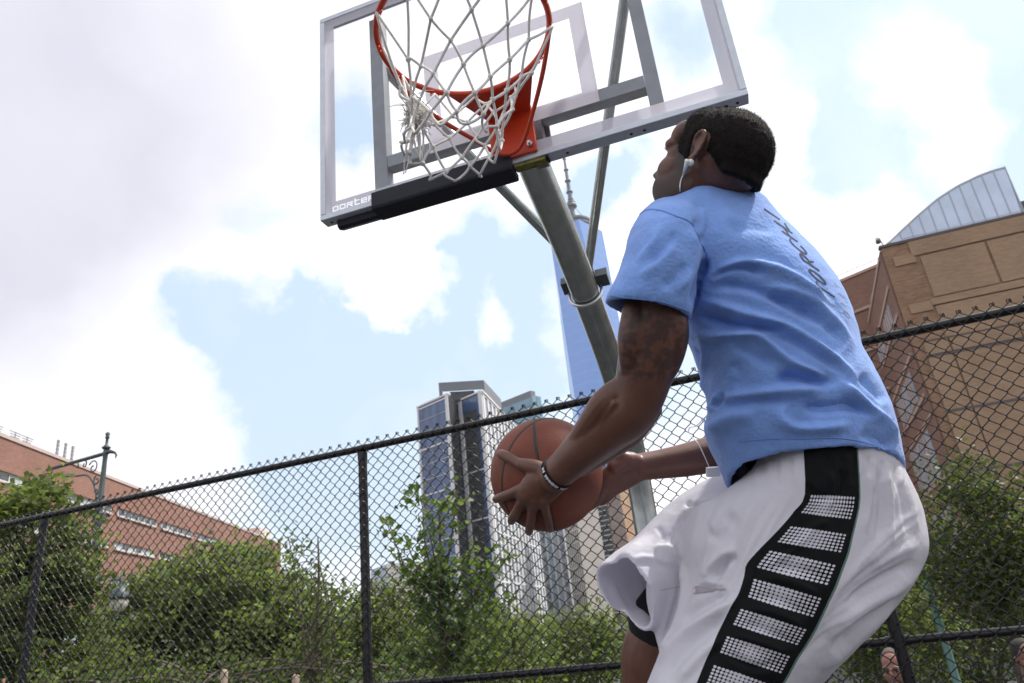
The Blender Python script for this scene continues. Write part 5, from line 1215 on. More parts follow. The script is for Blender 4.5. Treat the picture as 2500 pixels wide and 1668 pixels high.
R_ = loft([(1830, 800, 1990, 800, 1.60, .075, 10), (1835, 700, 2000, 705, 1.575, .085, 5), (1830, 610, 1975, 612, 1.55, .09, 0), (1800, 550, 1920, 552, 1.52, .08, 0)], 40, 5, .92, pre=[scl((1830, 740, 1990, 745, 1.585, .078, 8), .84), scl((1830, 800, 1990, 800, 1.60, .075, 10), .90)])
shirt = evalmesh([A_, B_, R_], .0038, 7, 't_shirt', .6)
z4 = lambda *q: [(1450+x/2.9375, 680+y/2.9375) for x, y in q]
zs = lambda *q: [(1400+x/2.614, 200+y/2.614) for x, y in q]
V = getco(shirt); N = getno(shirt)
FOLDS = [
 (zs((850, 1275), (930, 1205), (1080, 1150), (1300, 1195), (1500, 1310), (1660, 1440)), 15, .0085),
 (zs((880, 1262), (960, 1215), (1080, 1190), (1230, 1235)), 11, -.008),
 (zs((860, 1330), (1000, 1310), (1200, 1350), (1400, 1450), (1600, 1560)), 15, -.008),
 (z4((740, 150), (900, 180), (1100, 250), (1350, 330), (1520, 430), (1700, 560), (1900, 720)), 15, .010),
 (z4((720, 250), (850, 310), (1000, 350), (1200, 360), (1400, 380)), 13, -.011),
 (z4((690, 330), (800, 395), (980, 385), (1140, 385), (1250, 460), (1400, 590), (1560, 670), (1740, 740)), 13, .011),
 (z4((1250, 390), (1400, 440), (1600, 560), (1800, 690)), 16, -.006),
 (z4((1300, 740), (1450, 720), (1600, 745), (1750, 745)), 16, -.013),
 (z4((1740, 730), (1850, 810), (1980, 930), (2080, 1020), (2180, 1180)), 15, .009),
 (z4((880, 860), (1000, 845), (1200, 815), (1450, 790), (1650, 810)), 17, .009),
 (z4((900, 930), (1050, 900), (1250, 890), (1400, 880)), 20, -.006),
 (z4((1360, 900), (1350, 990), (1450, 1060), (1650, 1060), (1850, 1040)), 16, .008),
 (z4((1480, 930), (1650, 950), (1850, 935), (2020, 990)), 16, -.010),
 (z4((830, 960), (870, 880), (890, 820)), 9, .006), (z4((870, 940), (920, 860), (920, 815)), 9, -.006),
 (z4((760, 420), (810, 520), (780, 700), (800, 850)), 14, .007), (z4((740, 480), (760, 640), (770, 760)), 10, -.006),
 (z4((800, 1100), (950, 1000), (1150, 960)), 18, .006),
 (z4((1900, 700), (2000, 800), (2080, 900)), 14, -.007), (z4((1900, 1120), (2000, 1160), (2120, 1240)), 18, -.006),
 (z4((1200, 60), (1400, 90), (1600, 190), (1750, 330), (1880, 520)), 18, .006), (z4((1250, 130), (1450, 190), (1650, 320), (1800, 480)), 18, -.007),
 (z4((1000, 480), (1150, 560), (1300, 640)), 18, -.005), (z4((980, 600), (1040, 700), (1000, 790)), 20, -.004),
 (zs((1000, 980), (1120, 930), (1280, 950)), 22, -.0035), (zs((820, 800), (830, 900), (800, 1000)), 12, .004), (zs((760, 880), (790, 960), (800, 1040)), 9, -.005),
 (zs((420, 1250), (560, 1130), (640, 1030)), 16, .004), (zs((400, 1150), (520, 1010), (560, 900)), 12, .004), (zs((480, 1180), (600, 1060), (650, 950)), 12, -.004),
 (zs((650, 1350), (740, 1200), (760, 1050), (740, 930)), 12, .005), (zs((770, 1430), (800, 1300), (840, 1200), (850, 1120)), 11, -.013), (zs((560, 1330), (660, 1250), (720, 1150)), 14, -.0035)]
disp = folds(shirt, V, N, [(a, w*.82, h) for a, w, h in FOLDS])*1.55
lown = np.array([noise.fractal(Vector(p*9), 1.0, 2.0, 3) for p in V])*.0022 + np.array([noise.ridged_multi_fractal(Vector((p[0]*16+p[2]*9, p[1]*16, p[2]*26-p[0]*12)), 1.0, 2.0, 3, 1.0, 2.0) for p in V])*.0011
V = V + N*(disp+lown)[:, None]
setco(shirt, V-man_base); sho = link_mesh('t_shirt', shirt, M_shirt, player, smooth=True)
md = sho.modifiers.new('soft', 'SMOOTH'); md.iterations = 1; md.factor = .5
def bvh_of(me, off): return BVHTree.FromPolygons([Vector(p) for p in (getco(me)+off)], [tuple(p.vertices) for p in me.polygons])
tree_sh = bvh_of(shirt, man_base)
def cast(tr, px, py, lift=.0012):
    v = ray(px, py); h = tr.ray_cast(Vector(CAM), Vector(v).normalized())
    if h[0] is None: return None
    return np.array(h[0]) - nrm(v)*lift
def drape(tr, line, r, name, ma, par, lift=.0005, sub=8, n=6):
    P = [cast(tr, *q[:2], lift) for q in catmull([np.array(p, float) for p in line], sub)]; P = [p for p in P if p is not None]
    keep = [P[0]]
    for p in P[1:]:
        if np.linalg.norm(p-keep[-1]) < .05: keep.append(p)
    m = MB(); m.tube(keep, r, n); return build(name, m, ma, par, True)
drape(tree_sh, zs((390, 872), (470, 818), (560, 822), (650, 856), (740, 892), (782, 960), (812, 1030), (850, 1090), (852, 1140), (848, 1200)), .0016, 'shoulder_seam', M_seam, sho)
drape(tree_sh, [(1490, 722), (1540, 729), (1614, 737), (1684, 762)], .0010, 'sleeve_stitching', M_seam, sho)
drape(tree_sh, [(1800, 1078), (1893, 1071), (1961, 1071), (2029, 1069), (2093, 1076), (2148, 1094), (2195, 1120)], .0009, 'hem_stitching', M_seam, sho)
# print on the back: letters lie on the cloth
GL = {'T': [[(-1, 1), (1, 1)], [(0, 1), (0, -1)]], 'O': [[(math.cos(a), math.sin(a)) for a in np.linspace(0, 6.283, 17)]], 'R': [[(-.8, -1), (-.8, 1), (.3, 1), (.8, .75), (.8, .3), (.3, 0), (-.8, 0)], [(0, 0), (.9, -1)]],
      'C': [[(math.cos(a), math.sin(a)) for a in np.linspace(.7, 5.6, 15)]], 'H': [[(-.8, 1), (-.8, -1)], [(.8, 1), (.8, -1)], [(-.8, 0), (.8, 0)]], 'L': [[(-.8, 1), (-.8, -1), (.8, -1)]], 'I': [[(0, 1), (0, -1)]]}
def letter(tr, ch, c, eu, ea, wd, name, ma, par):
    m = MB(); eu = np.array(eu, float); ea = np.array(ea, float); c = np.array(c, float)
    for path in GL[ch]:
        pts = []
        for a, b in zip(path[:-1], path[1:]):
            for t in np.linspace(0, 1, 6)[:-1]: pts.append(c + ea*(a[0]+(b[0]-a[0])*t) + eu*(a[1]+(b[1]-a[1])*t))
        pts.append(c+ea*path[-1][0]+eu*path[-1][1])
        for a, b in zip(pts[:-1], pts[1:]):
            d = b-a; L = np.hypot(*d)
            if L < 1e-6: continue
            d = d/L; q = np.array([-d[1], d[0]])*wd*(1.0 if abs(d@eu)/np.hypot(*eu) < .7 else .75); w4 = [cast(tr, *(p+o), .0014) for p, o in ((a-d*.5, -q), (b+d*.5, -q), (b+d*.5, q), (a-d*.5, q))]
            if any(p is None for p in w4) or max(np.linalg.norm(w4[i]-w4[0]) for i in range(4)) > .04: continue
            m.add(w4, [(0, 1, 2, 3)])
    if m.v: build(name, m, ma, par)
for ch, c in zip('TORCHLI', [(2019, 713), (1996, 676), (1975, 638), (1949, 602), (1922, 567), (1903, 542), (1885, 523)]):
    letter(tree_sh, ch, c, (-19, -13), (-8, -12.5), 2.3, 'back_letter', M_ink, sho)
for i, c in enumerate([(2048, 700), (2055, 722), (2061, 744), (2068, 768)]):
    letter(tree_sh, 'TIIO'[i], c, (-7, -5), (-3, -7), 1.2, 'back_letter_small', M_ink2, sho)

# --- shorts
legL = [(1850, 1108, 2200, 1100, 1.402, .150, 30), (1838, 1146, 2204, 1138, 1.402, .158, 30), (1765, 1205, 2236, 1205, 1.400, .172, 26), (1690, 1258, 2258, 1265, 1.395, .178, 20), (1655, 1325, 2267, 1345, 1.375, .176, 14), (1664, 1405, 2232, 1425, 1.345, .165, 10),
        (1656, 1485, 2162, 1518, 1.312, .152, 8), (1630, 1558, 2088, 1592, 1.288, .142, 6), (1596, 1632, 2014, 1667, 1.268, .134, 6), (1560, 1715, 1935, 1752, 1.255, .130, 6), (1520, 1800, 1870, 1835, 1.25, .128, 6)]
S1 = loft(legL, 72, 6, .92)
RAX = [(1880, 1275, 1.50, .118), (1780, 1312, 1.515, .114), (1690, 1358, 1.51, .106), (1615, 1402, 1.475, .090), (1560, 1425, 1.435, .074), (1528, 1440, 1.405, .062)]
def right_leg():
    P = catmull([np.append(at(*p[:3]), p[3]) for p in RAX], 6); n = 48; m = MB(); V = []
    def ring(c, T, r, k, wob):
        u = nrm(np.cross(T, UP)); w_ = np.cross(u, T); out = []
        for j in range(n):
            a = 2*math.pi*j/n; rr = r*(1+wob*(.16*math.sin(2*a+.9)+.13*math.sin(3*a+2.2)+.07*math.sin(5*a)))*k; out.append(c+u*rr*math.cos(a)*1.0+w_*rr*math.sin(a)*1.12)
        return out
    Ts = [nrm(P[min(i+1, len(P)-1)][:3]-P[max(i-1, 0)][:3]) for i in range(len(P))]
    outer = [ring(P[i][:3], Ts[i], P[i][3], 1, max(0, (i-8)/(len(P)-9))) for i in range(len(P))]
    inner = [ring(P[i][:3], Ts[i], P[i][3], .90, max(0, (i-8)/(len(P)-9))) for i in range(len(P)-1, len(P)-16, -2)]
    rg = outer+inner; V = [p for q in rg for p in q]; k = len(rg)
    fs = [(i*n+j, i*n+(j+1) % n, (i+1)*n+(j+1) % n, (i+1)*n+j) for i in range(k-1) for j in range(n)]+[tuple(range(n-1, -1, -1)), tuple((k-1)*n+j for j in range(n))]
    a, b, c = [np.array(V[q]) for q in fs[0][:3]]
    if np.cross(b-a, c-a)@((a+b+c)/3-P[0][:3]) < 0: fs = [f[::-1] for f in fs]
    m.add(V, fs); return m
S2 = right_leg()
S3 = loft([(1600, 1330, 1720, 1330, 1.44, .05, 0), (1582, 1400, 1720, 1400, 1.425, .045, 0), (1579, 1462, 1700, 1470, 1.41, .035, 0), (1594, 1530, 1690, 1540, 1.40, .028, 0), (1612, 1596, 1670, 1604, 1.385, .022, 0), (1630, 1640, 1660, 1650, 1.37, .015, 0)], 40, 6, .8)
S4 = loft([(1735, 1210, 1860, 1215, 1.45, .07, 0), (1690, 1245, 1850, 1260, 1.46, .08, 0), (1650, 1300, 1850, 1330, 1.47, .09, 0), (1620, 1360, 1800, 1390, 1.47, .08, 0)], 40, 5, .85)
shorts = evalmesh([S1, S2, S3, S4], .0036, 5, 'shorts', .5)
V = getco(shorts); N = getno(shorts)
z6 = lambda *q: [(1650+x/2.537, 1050+y/2.537) for x, y in q]
zf = lambda *q: [(1450+x/3.351, 1200+y/3.351) for x, y in q]
SF = [
 (zf((1000, 60), (840, 140), (720, 280), (680, 400), (720, 560)), 14, .010), (zf((760, 170), (680, 290), (640, 400), (680, 520)), 12, -.010),
 (zf((720, 560), (745, 700), (720, 900), (640, 1120), (580, 1300)), 11, .009), (zf((680, 600), (700, 760), (660, 960), (560, 1250)), 10, -.009),
 (zf((1170, 880), (1000, 1000), (800, 1130), (650, 1270), (530, 1420)), 15, .010), (zf((1120, 830), (950, 900), (800, 990), (720, 1100)), 16, -.008),
 (zf((1100, 1010), (930, 1130), (780, 1250), (640, 1420), (560, 1560)), 17, -.008), (zf((1060, 1200), (900, 1330), (760, 1480), (690, 1568)), 16, .007),
 (zf((1173, 470), (1060, 530), (960, 640), (930, 760)), 14, .010), (zf((1173, 540), (1090, 560), (1020, 640), (960, 720)), 11, -.009),
 (zf((1170, 180), (1050, 280), (960, 420)), 24, -.006), (zf((1100, 260), (1020, 300), (960, 330)), 22, .005),
 (zf((860, 800), (950, 790), (1070, 795)), 7, -.006), (zf((850, 760), (960, 750), (1080, 770)), 9, .005),
 (zf((280, 570), (400, 540), (560, 560), (700, 600)), 10, .010), (zf((320, 610), (450, 590), (600, 640)), 11, -.007), (zf((290, 600), (350, 680), (420, 850)), 9, .006),
 (zf((130, 520), (270, 460), (400, 440)), 12, .004), (zf((500, 290), (550, 350), (560, 410)), 8, -.006), (zf((740, 90), (800, 130), (860, 150)), 8, -.006),
 (zf((460, 760), (480, 900), (530, 1100)), 12, -.004), (zf((160, 740), (220, 880), (300, 1000)), 10, .005), (zf((90, 760), (150, 900), (210, 1040)), 8, -.005),
 (z6((1190, 220), (1205, 400), (1170, 640)), 8, .0035), (z6((1230, 230), (1265, 420), (1240, 700)), 9, -.0035), (z6((1290, 230), (1330, 430), (1330, 720)), 9, .0035), (z6((1340, 240), (1395, 420), (1420, 660)), 9, -.003), (z6((1390, 260), (1455, 430), (1500, 640)), 9, .003),
 (z6((1520, 850), (1400, 960), (1250, 1060), (1080, 1170), (950, 1300)), 18, .008), (z6((1480, 800), (1330, 890), (1180, 980), (1060, 1100)), 18, -.007), (z6((1450, 1010), (1330, 1090), (1150, 1200), (960, 1370)), 16, -.008), (z6((1400, 1080), (1250, 1200), (1050, 1370), (900, 1500)), 15, .006), (z6((1500, 700), (1350, 780), (1200, 860)), 22, .004),
 (z6((800, 330), (850, 400), (920, 430), (980, 420)), 9, -.005), (z6((950, 240), (970, 380), (950, 500)), 8, .006), (z6((1020, 240), (1040, 340), (1020, 440)), 7, -.005),
 (z6((640, 690), (760, 700), (860, 590), (950, 560)), 10, .005), (z6((560, 850), (640, 790), (760, 730)), 9, .005), (z6((590, 830), (700, 860), (850, 890), (950, 960)), 11, -.006), (z6((470, 1030), (640, 1060), (840, 1160)), 13, -.006), (z6((520, 900), (700, 930), (900, 1020)), 12, .005), (z6((400, 1200), (560, 1250), (760, 1350)), 13, -.006), (z6((430, 1100), (620, 1130), (800, 1220)), 12, .005), (z6((290, 1380), (500, 1480), (640, 1440)), 11, -.006), (z6((330, 1260), (520, 1310), (690, 1380)), 12, .005)]
for k in range(26):     # gathers under the waistband
    x = 1795+k*16; y0 = 1108+ (max(0, x-2090))*.28; SF.append(([(x, y0), (x+5+.02*k, y0+22), (x+2, y0+(52 if k % 3 else 80))], 5.0, .0020*(1 if k % 2 else -1)))
rs = random.Random(12)
for k in range(9):     # long soft pulls down the front of the thigh
    x = 1730+k*26; SF.append(([(x, 1195+rs.uniform(-8, 14)), (x-30-k*3, 1290), (x-55-k*6, 1390+rs.uniform(-20, 20)), (x-85-k*9, 1500)], 8+rs.uniform(-2, 3), .0024*rs.choice((1, -1))))
for k in range(7):     # and round the seat
    y = 1240+k*34; SF.append(([(2250-k*10, y), (2190-k*14, y+46), (2120-k*18, y+110), (2070-k*20, y+170)], 10, .0022*rs.choice((1, -1))))
disp = folds(shorts, V, N, [(a, w*.85, h*(.4 if (np.mean([q[0] for q in a]) < 1625 and np.mean([q[1] for q in a]) < 1470) else 1)) for a, w, h in SF])*1.2
lown = np.array([noise.fractal(Vector(p*8+np.array([5, 2, 1])), 1.0, 2.0, 3) for p in V])*.0026
V = V + N*(disp+lown)[:, None]
# side panel map: u across, v along (bands at whole numbers), fixed to the cloth
PAN = [(-1.3, (1957, 1050), (2092, 1050)), (-1, (1961, 1091), (2095, 1093)), (0, (1965, 1207), (2101, 1212)), (.55, (1940, 1247), (2093, 1267)), (1, (1912, 1281), (2084, 1306)), (1.55, (1877, 1318), (2074, 1350)), (2, (1857, 1338), (2062, 1383)), (2.55, (1823, 1377), (2044, 1432)), (3, (1817, 1405), (2028, 1466)), (3.55, (1804, 1448), (2007, 1511)), (4, (1786, 1478), (1991, 1543)), (4.55, (1768, 1515), (1969, 1580)), (5, (1753, 1545), (1950, 1608)), (5.55, (1737, 1583), (1928, 1649)), (6, (1722, 1615), (1910, 1680)), (6.55, (1704, 1660), (1890, 1720)), (8, (1660, 1770), (1840, 1830))]
px, py, dd = project(V); Nn = getno(shorts); vd = CAM-V; vd /= np.linalg.norm(vd, axis=1, keepdims=True); facing = (Nn*vd).sum(1) > -.05
uvw = np.tile(np.array([9.0, -9.0, 0]), (len(V), 1)); _pm = np.array([[(l[0]+r[0])/2, (l[1]+r[1])/2] for _, l, r in PAN]); uvw[px < np.interp(py, _pm[:, 1], _pm[:, 0]), 0] = -9.0; Pq = np.stack([px, py], 1)
PAN = [(q[0], (q[1], q[2]), (q[3], q[4])) for q in catmull([np.array([v, *l, *r]) for v, l, r in PAN], 3)]
for (v0, l0, r0), (v1, l1, r1) in zip(PAN[:-1], PAN[1:]):
    l0, r0, l1, r1 = [np.array(q, float) for q in (l0, r0, l1, r1)]; u = np.full(len(V), .5); v = np.full(len(V), .5)
    for _ in range(12):
        Q = l0 + np.outer(u, r0-l0) + np.outer(v, l1-l0) + np.outer(u*v, l0-r0-l1+r1); E_ = Pq-Q; du = (r0-l0)+np.outer(v, l0-r0-l1+r1); dv = (l1-l0)+np.outer(u, l0-r0-l1+r1)
        det = du[:, 0]*dv[:, 1]-du[:, 1]*dv[:, 0]; det = np.where(np.abs(det) < 1e-6, 1e-6, det)
        u = np.clip(u+(E_[:, 0]*dv[:, 1]-E_[:, 1]*dv[:, 0])/det, -3, 4); v = np.clip(v+(du[:, 0]*E_[:, 1]-du[:, 1]*E_[:, 0])/det, -3, 4)
    ok = facing & (np.hypot(E_[:, 0], E_[:, 1]) < .6) & (v >= -.02) & (v <= 1.02) & (u > -.45) & (u < 1.45) & (dd < 1.45)
    uvw[ok, 0] = u[ok]; uvw[ok, 1] = v0+(v1-v0)*v[ok]
sa = shorts.attributes.new('panel', 'FLOAT_VECTOR', 'POINT'); sa.data.foreach_set('vector', uvw.astype(np.float32).ravel())
M_short = bpy.data.materials.new('white_shorts_with_black_side_panel'); M_short.use_nodes = True
_n = M_short.node_tree.nodes; _l = M_short.node_tree.links; _b = _n['Principled BSDF']; _b.inputs['Roughness'].default_value = .6; _b.inputs['Specular IOR Level'].default_value = .12
_a = _n.new('ShaderNodeAttribute'); _a.attribute_name = 'panel'; _s = _n.new('ShaderNodeSeparateXYZ'); _l.new(_a.outputs['Vector'], _s.inputs[0])
def nm_(op, a, b=None, c=None, clamp=False):
    q = _n.new('ShaderNodeMath'); q.operation = op; q.use_clamp = clamp
    for i, v in enumerate((a, b, c)):
        if v is None: continue
        if isinstance(v, (int, float)): q.inputs[i].default_value = v
        else: _l.new(v, q.inputs[i])
    return q.outputs[0]
U_, V_ = _s.outputs[0], _s.outputs[1]
inp = nm_('MULTIPLY', nm_('GREATER_THAN', U_, 0.0), nm_('LESS_THAN', U_, 1.0))
fr_ = nm_('FRACT', V_); band = nm_('MULTIPLY', nm_('LESS_THAN', fr_, .60), nm_('GREATER_THAN', V_, -.001)); col_in = nm_('MULTIPLY', nm_('GREATER_THAN', U_, .10), nm_('LESS_THAN', U_, .90))
cu_ = nm_('SUBTRACT', nm_('FRACT', nm_('MULTIPLY', U_, 18.75)), .5); cv_ = nm_('SUBTRACT', nm_('FRACT', nm_('MULTIPLY', fr_, 6/.60)), .5)
rad = nm_('SQRT', nm_('ADD', nm_('MULTIPLY', cu_, cu_), nm_('MULTIPLY', cv_, cv_)))
size = nm_('MULTIPLY_ADD', nm_('ABSOLUTE', nm_('SUBTRACT', U_, .45)), -.40, .51)
dot = nm_('MULTIPLY', nm_('MULTIPLY', nm_('LESS_THAN', rad, size), band), col_in)
blk = nm_('MULTIPLY', inp, nm_('SUBTRACT', 1.0, dot)); piping = nm_('MULTIPLY', nm_('GREATER_THAN', U_, .975), inp)
_x = _n.new('ShaderNodeMix'); _x.data_type = 'RGBA'; _l.new(blk, _x.inputs[0]); _x.inputs[6].default_value = (.80, .79, .86, 1); _x.inputs[7].default_value = (.010, .011, .012, 1)
_x2 = _n.new('ShaderNodeMix'); _x2.data_type = 'RGBA'; _l.new(piping, _x2.inputs[0]); _l.new(_x.outputs[2], _x2.inputs[6]); _x2.inputs[7].default_value = (.16, .27, .22, 1); _l.new(_x2.outputs[2], _b.inputs['Base Color'])
_t = _n.new('ShaderNodeTexCoord'); _q = _n.new('ShaderNodeTexNoise'); _q.inputs['Scale'].default_value = 75; _q.inputs['Detail'].default_value = 5; _l.new(_t.outputs['Object'], _q.inputs['Vector']); _bp = _n.new('ShaderNodeBump'); _bp.inputs['Strength'].default_value = .16; _bp.inputs['Distance'].default_value = .010; _l.new(_q.outputs['Fac'], _bp.inputs['Height']); _l.new(_bp.outputs[0], _b.inputs['Normal'])
_tr = _n.new('ShaderNodeBsdfTranslucent'); _l.new(_x2.outputs[2], _tr.inputs['Color']); _ms = _n.new('ShaderNodeMixShader'); _ms.inputs[0].default_value = .34; _l.new(_b.outputs[0], _ms.inputs[1]); _l.new(_tr.outputs[0], _ms.inputs[2]); _l.new(_ms.outputs[0], _n['Material Output'].inputs['Surface'])
setco(shorts, V-man_base); sro = link_mesh('shorts', shorts, M_short, player, smooth=True)
md = sro.modifiers.new('soft', 'SMOOTH'); md.iterations = 1; md.factor = .5
tree_so = bvh_of(shorts, man_base)
# grey tick mark folded into the front of the leg
tk = [(1692, 1436), (1703, 1429), (1712, 1433), (1738, 1436), (1773, 1437), (1735, 1444), (1706, 1449), (1694, 1451)]
tt = np.linspace(0, 1, 15); up_ = [(1693+80*t, float(np.interp(t, [0, .1, .25, .55, 1], [1436, 1429, 1433, 1436, 1437]))) for t in tt]; lo_ = [(1693+80*t, float(np.interp(t, [0, .15, .5, 1], [1451, 1449, 1444, 1438.5]))) for t in tt]
pts = [cast(tree_so, *q, .0022) for q in up_+lo_]
m = MB(); m.add(pts, [(i, i+1, 16+i, 15+i) for i in range(14)]); build('tick_mark', m, mat('grey_tick_print', (.30, .27, .30), .7), sro)
drape(tree_so, [(1612, 1442), (1640, 1436), (1668, 1432)], .0008, 'hem_stitching', mat('white_thread', (.5, .48, .52), .8), sro)
# compression shorts cuff on the far leg, socks and shoes (out of the frame below)
build('compression_cuff', limb([(1660, 1470, 1.49, .070), (1622, 1510, 1.488, .0665), (1610, 1524, 1.487, .0655)], 24), M_black, player, True)
for a, b, c in (((1940, 2215, 1.50), (1960, 2262, 1.525), (1850, 2330, 1.46)), ((1668, 2000, 1.67), (1684, 2052, 1.695), (1580, 2100, 1.62))):
    sk_ = build('sock', limb([a+(.041,), b+(.038,)], 16), M_white, player, True)
    q = limb([(b[0]+12, b[1]+25, b[2]+.01, .040), ((b[0]+c[0])/2, (b[1]+c[1])/2+18, (b[2]+c[2])/2, .044), c+(.036,)], 18, 5); shoe = build('shoe', q, M_black, player, True)
    q = limb([(b[0]+16, b[1]+62, b[2]+.01, .038), ((b[0]+c[0])/2, (b[1]+c[1])/2+52, (b[2]+c[2])/2, .042), (c[0]-6, c[1]+32, c[2], .034)], 18, 5, flat=(UP, .32)); build('sole', q, M_white, shoe, True)
# wristband
wc = at(1352+8, 1163-4, 1.372); wa_ = nrm(at(1384, 1134, 1.358)-at(1340, 1172, 1.386)); w1 = nrm(np.cross(wa_, FW)); w2 = np.cross(wa_, w1)
tree_b = bvh_of(body, man_base)
rr_ = []
for k in range(40):
    a = 2*math.pi*k/40; dv = w1*math.cos(a)+w2*math.sin(a); o = wc+dv*.12; h = tree_b.ray_cast(Vector(o), Vector(-dv)); rr_.append(min(.05, max(.026, .12-h[3])) if h[0] is not None else .036)
rr_ = np.array(rr_); rr_ = (rr_+np.roll(rr_, 1)+np.roll(rr_, -1))/3+.0008
m = MB(); vs = []
for s, t in ((-.0055, .0), (-.0055, .0025), (.0055, .0025), (.0055, .0)):
    for k in range(40):
        a = 2*math.pi*k/40; vs.append(wc + wa_*s + (w1*math.cos(a)+w2*math.sin(a))*(rr_[k]+t))
m.add(vs, [(i*40+k, i*40+(k+1) % 40, ((i+1) % 4)*40+(k+1) % 40, ((i+1) % 4)*40+k) for i in range(4) for k in range(40)])
wb_ = build('wristband', m, M_black, player); 
m = MB(); rng = random.Random(3)
cand = [k for k in range(40) if (w1*math.cos(2*math.pi*k/40)+w2*math.sin(2*math.pi*k/40))@FW < -.45]
for k in range(40):
    a0 = 2*math.pi*k/40; dv = w1*math.cos(a0)+w2*math.sin(a0)
    if dv@FW > -.30 or k % 8 == 5: continue
    for j in range(2):
        a = a0+2*math.pi/40*(.1+.45*j); b = a+2*math.pi/40*.30; hgt = rng.choice((.0032, .0032, .002))
        P = lambda an, s: wc+wa_*s+(w1*math.cos(an)+w2*math.sin(an))*(np.interp(an % (2*math.pi), np.arange(41)*2*math.pi/40, np.append(rr_, rr_[0]))+.0028)
        m.add([P(a, -hgt), P(b, -hgt), P(b, hgt), P(a, hgt)], [(0, 1, 2, 3)])
build('band_marks', m, M_print, wb_)['kind'] = 'stuff'

# earphones: bud in the left ear, cord running down inside the collar and out by the waist
ep = at(1684, 400, 1.255)
ear = thing('earphones', 'white wired earphones, one bud in the ear of the player, cord dangling at his waist', 'earphones', ep)
e_ = cast(tree_b, 1690, 397, .004)
m = MB(); m.sphere(e_-RT*.003, .0064, 14, 10); m2 = build('earbud', m, M_plast, ear, True)
s0 = e_-RT*.010-FW*.004; s1 = cast(tree_b, 1669, 425, .006)
m = MB(); m.tube([s0+UP*.003, s0*.6+s1*.4, s1], [.0044, .0036, .0026], 10); build('stem', m, M_plast, ear, True)
P = [s1] + [p for p in (cast(tree_b, x, y, .004) for x, y in ((1664, 436), (1661, 447))) if p is not None] + [at(1660, 462, 1.30), at(1662, 480, 1.36)]
m = MB(); m.tube(catmull(P, 5), .0011, 6); build('cord', m, M_plast, ear, True)
P = [at(*q) for q in ((1745, 1000, 1.45), (1722, 1018, 1.47), (1700, 1040, 1.49), (1683, 1045, 1.50), (1684, 1062, 1.49), (1704, 1082, 1.46), (1718, 1110, 1.43), (1731, 1140, 1.42))]
m = MB(); m.tube(catmull(P, 5), .0011, 6); build('cord', m, M_plast, ear, True)
P = [at(*q) for q in ((1731, 1040, 1.46), (1716, 1028, 1.46), (1712, 1020, 1.46))]
m = MB(); m.tube(catmull(P, 4), .0010, 6); build('cord', m, M_plast, ear, True)
c = at(1741, 1152, 1.42); m = MB(); m.box(c, (.013, .009, .006), (nrm(RT+UP*.08), UP, FW)); build('remote', m, M_plast, ear)

# --- basketball in his hands
M_ball = bpy.data.materials.new('pebbled_ball_leather'); M_ball.use_nodes = True
_n = M_ball.node_tree.nodes; _l = M_ball.node_tree.links; _b = _n['Principled BSDF']; _b.inputs['Roughness'].default_value = .6; _b.inputs['Specular IOR Level'].default_value = .35
_t = _n.new('ShaderNodeTexCoord'); _q = _n.new('ShaderNodeTexNoise'); _q.inputs['Scale'].default_value = 14; _q.inputs['Detail'].default_value = 6; _l.new(_t.outputs['Object'], _q.inputs['Vector'])
_c = _n.new('ShaderNodeValToRGB'); _c.color_ramp.elements[0].position = .3; _c.color_ramp.elements[0].color = (.125, .030, .016, 1); _c.color_ramp.elements[1].position = .75; _c.color_ramp.elements[1].color = (.21, .058, .031, 1); _l.new(_q.outputs['Fac'], _c.inputs[0]); _l.new(_c.outputs[0], _b.inputs['Base Color'])
_v = _n.new('ShaderNodeTexVoronoi'); _v.inputs['Scale'].default_value = 260; _l.new(_t.outputs['Object'], _v.inputs['Vector']); _bp = _n.new('ShaderNodeBump'); _bp.inputs['Strength'].default_value = .35; _bp.inputs['Distance'].default_value = .001; _bp.invert = True; _l.new(_v.outputs['Distance'], _bp.inputs['Height']); _l.new(_bp.outputs[0], _b.inputs['Normal'])
ballt = thing('basketball', 'worn orange-brown basketball held between the hands of the jumping player', 'basketball', BC)
def bs(px, py): return nrm(at(px, py, ball_d(px, py, 0))-BC)
P0 = bs(1304, 1031); S0_ = bs(1314, 1128); Q0 = bs(1225, 1187)
n1 = nrm(np.cross(P0, S0_)); n2 = nrm(np.cross(P0, Q0))
seams = []
def circ(n, off=0.0):
    a = nrm(np.cross(n, [.3, .8, .5])); b = np.cross(n, a); rr = math.sqrt(1-off*off); return [n*off + (a*math.cos(t)+b*math.sin(t))*rr for t in np.linspace(0, 2*math.pi, 97)[:-1]]
seams += [circ(n1), circ(n2)]
n3 = nrm(np.cross(n1, n2))
sv = np.concatenate([np.array(q) for q in seams])
m = MB(); m.sphere((0, 0, 0), 1.0, 160, 110); U3 = np.array(m.v); U3 /= np.linalg.norm(U3, axis=1, keepdims=True)
dmin = np.concatenate([np.min(np.linalg.norm(U3[i:i+2000, None]-sv[None], axis=2), 1) for i in range(0, len(U3), 2000)])*BR
m.v = [tuple(q) for q in BC + U3*(BR-.0016*np.exp(-(dmin/.0035)**2))[:, None]]
build('ball_skin', m, M_ball, ballt, True)
M_seamb = mat('black_ball_seam', (.022, .02, .02), .65)
for q in seams:
    m = MB(); m.tube([BC+p*(BR-.0038) for p in q], .0047, 8, closed=True); build('seam', m, M_seamb, ballt, True)

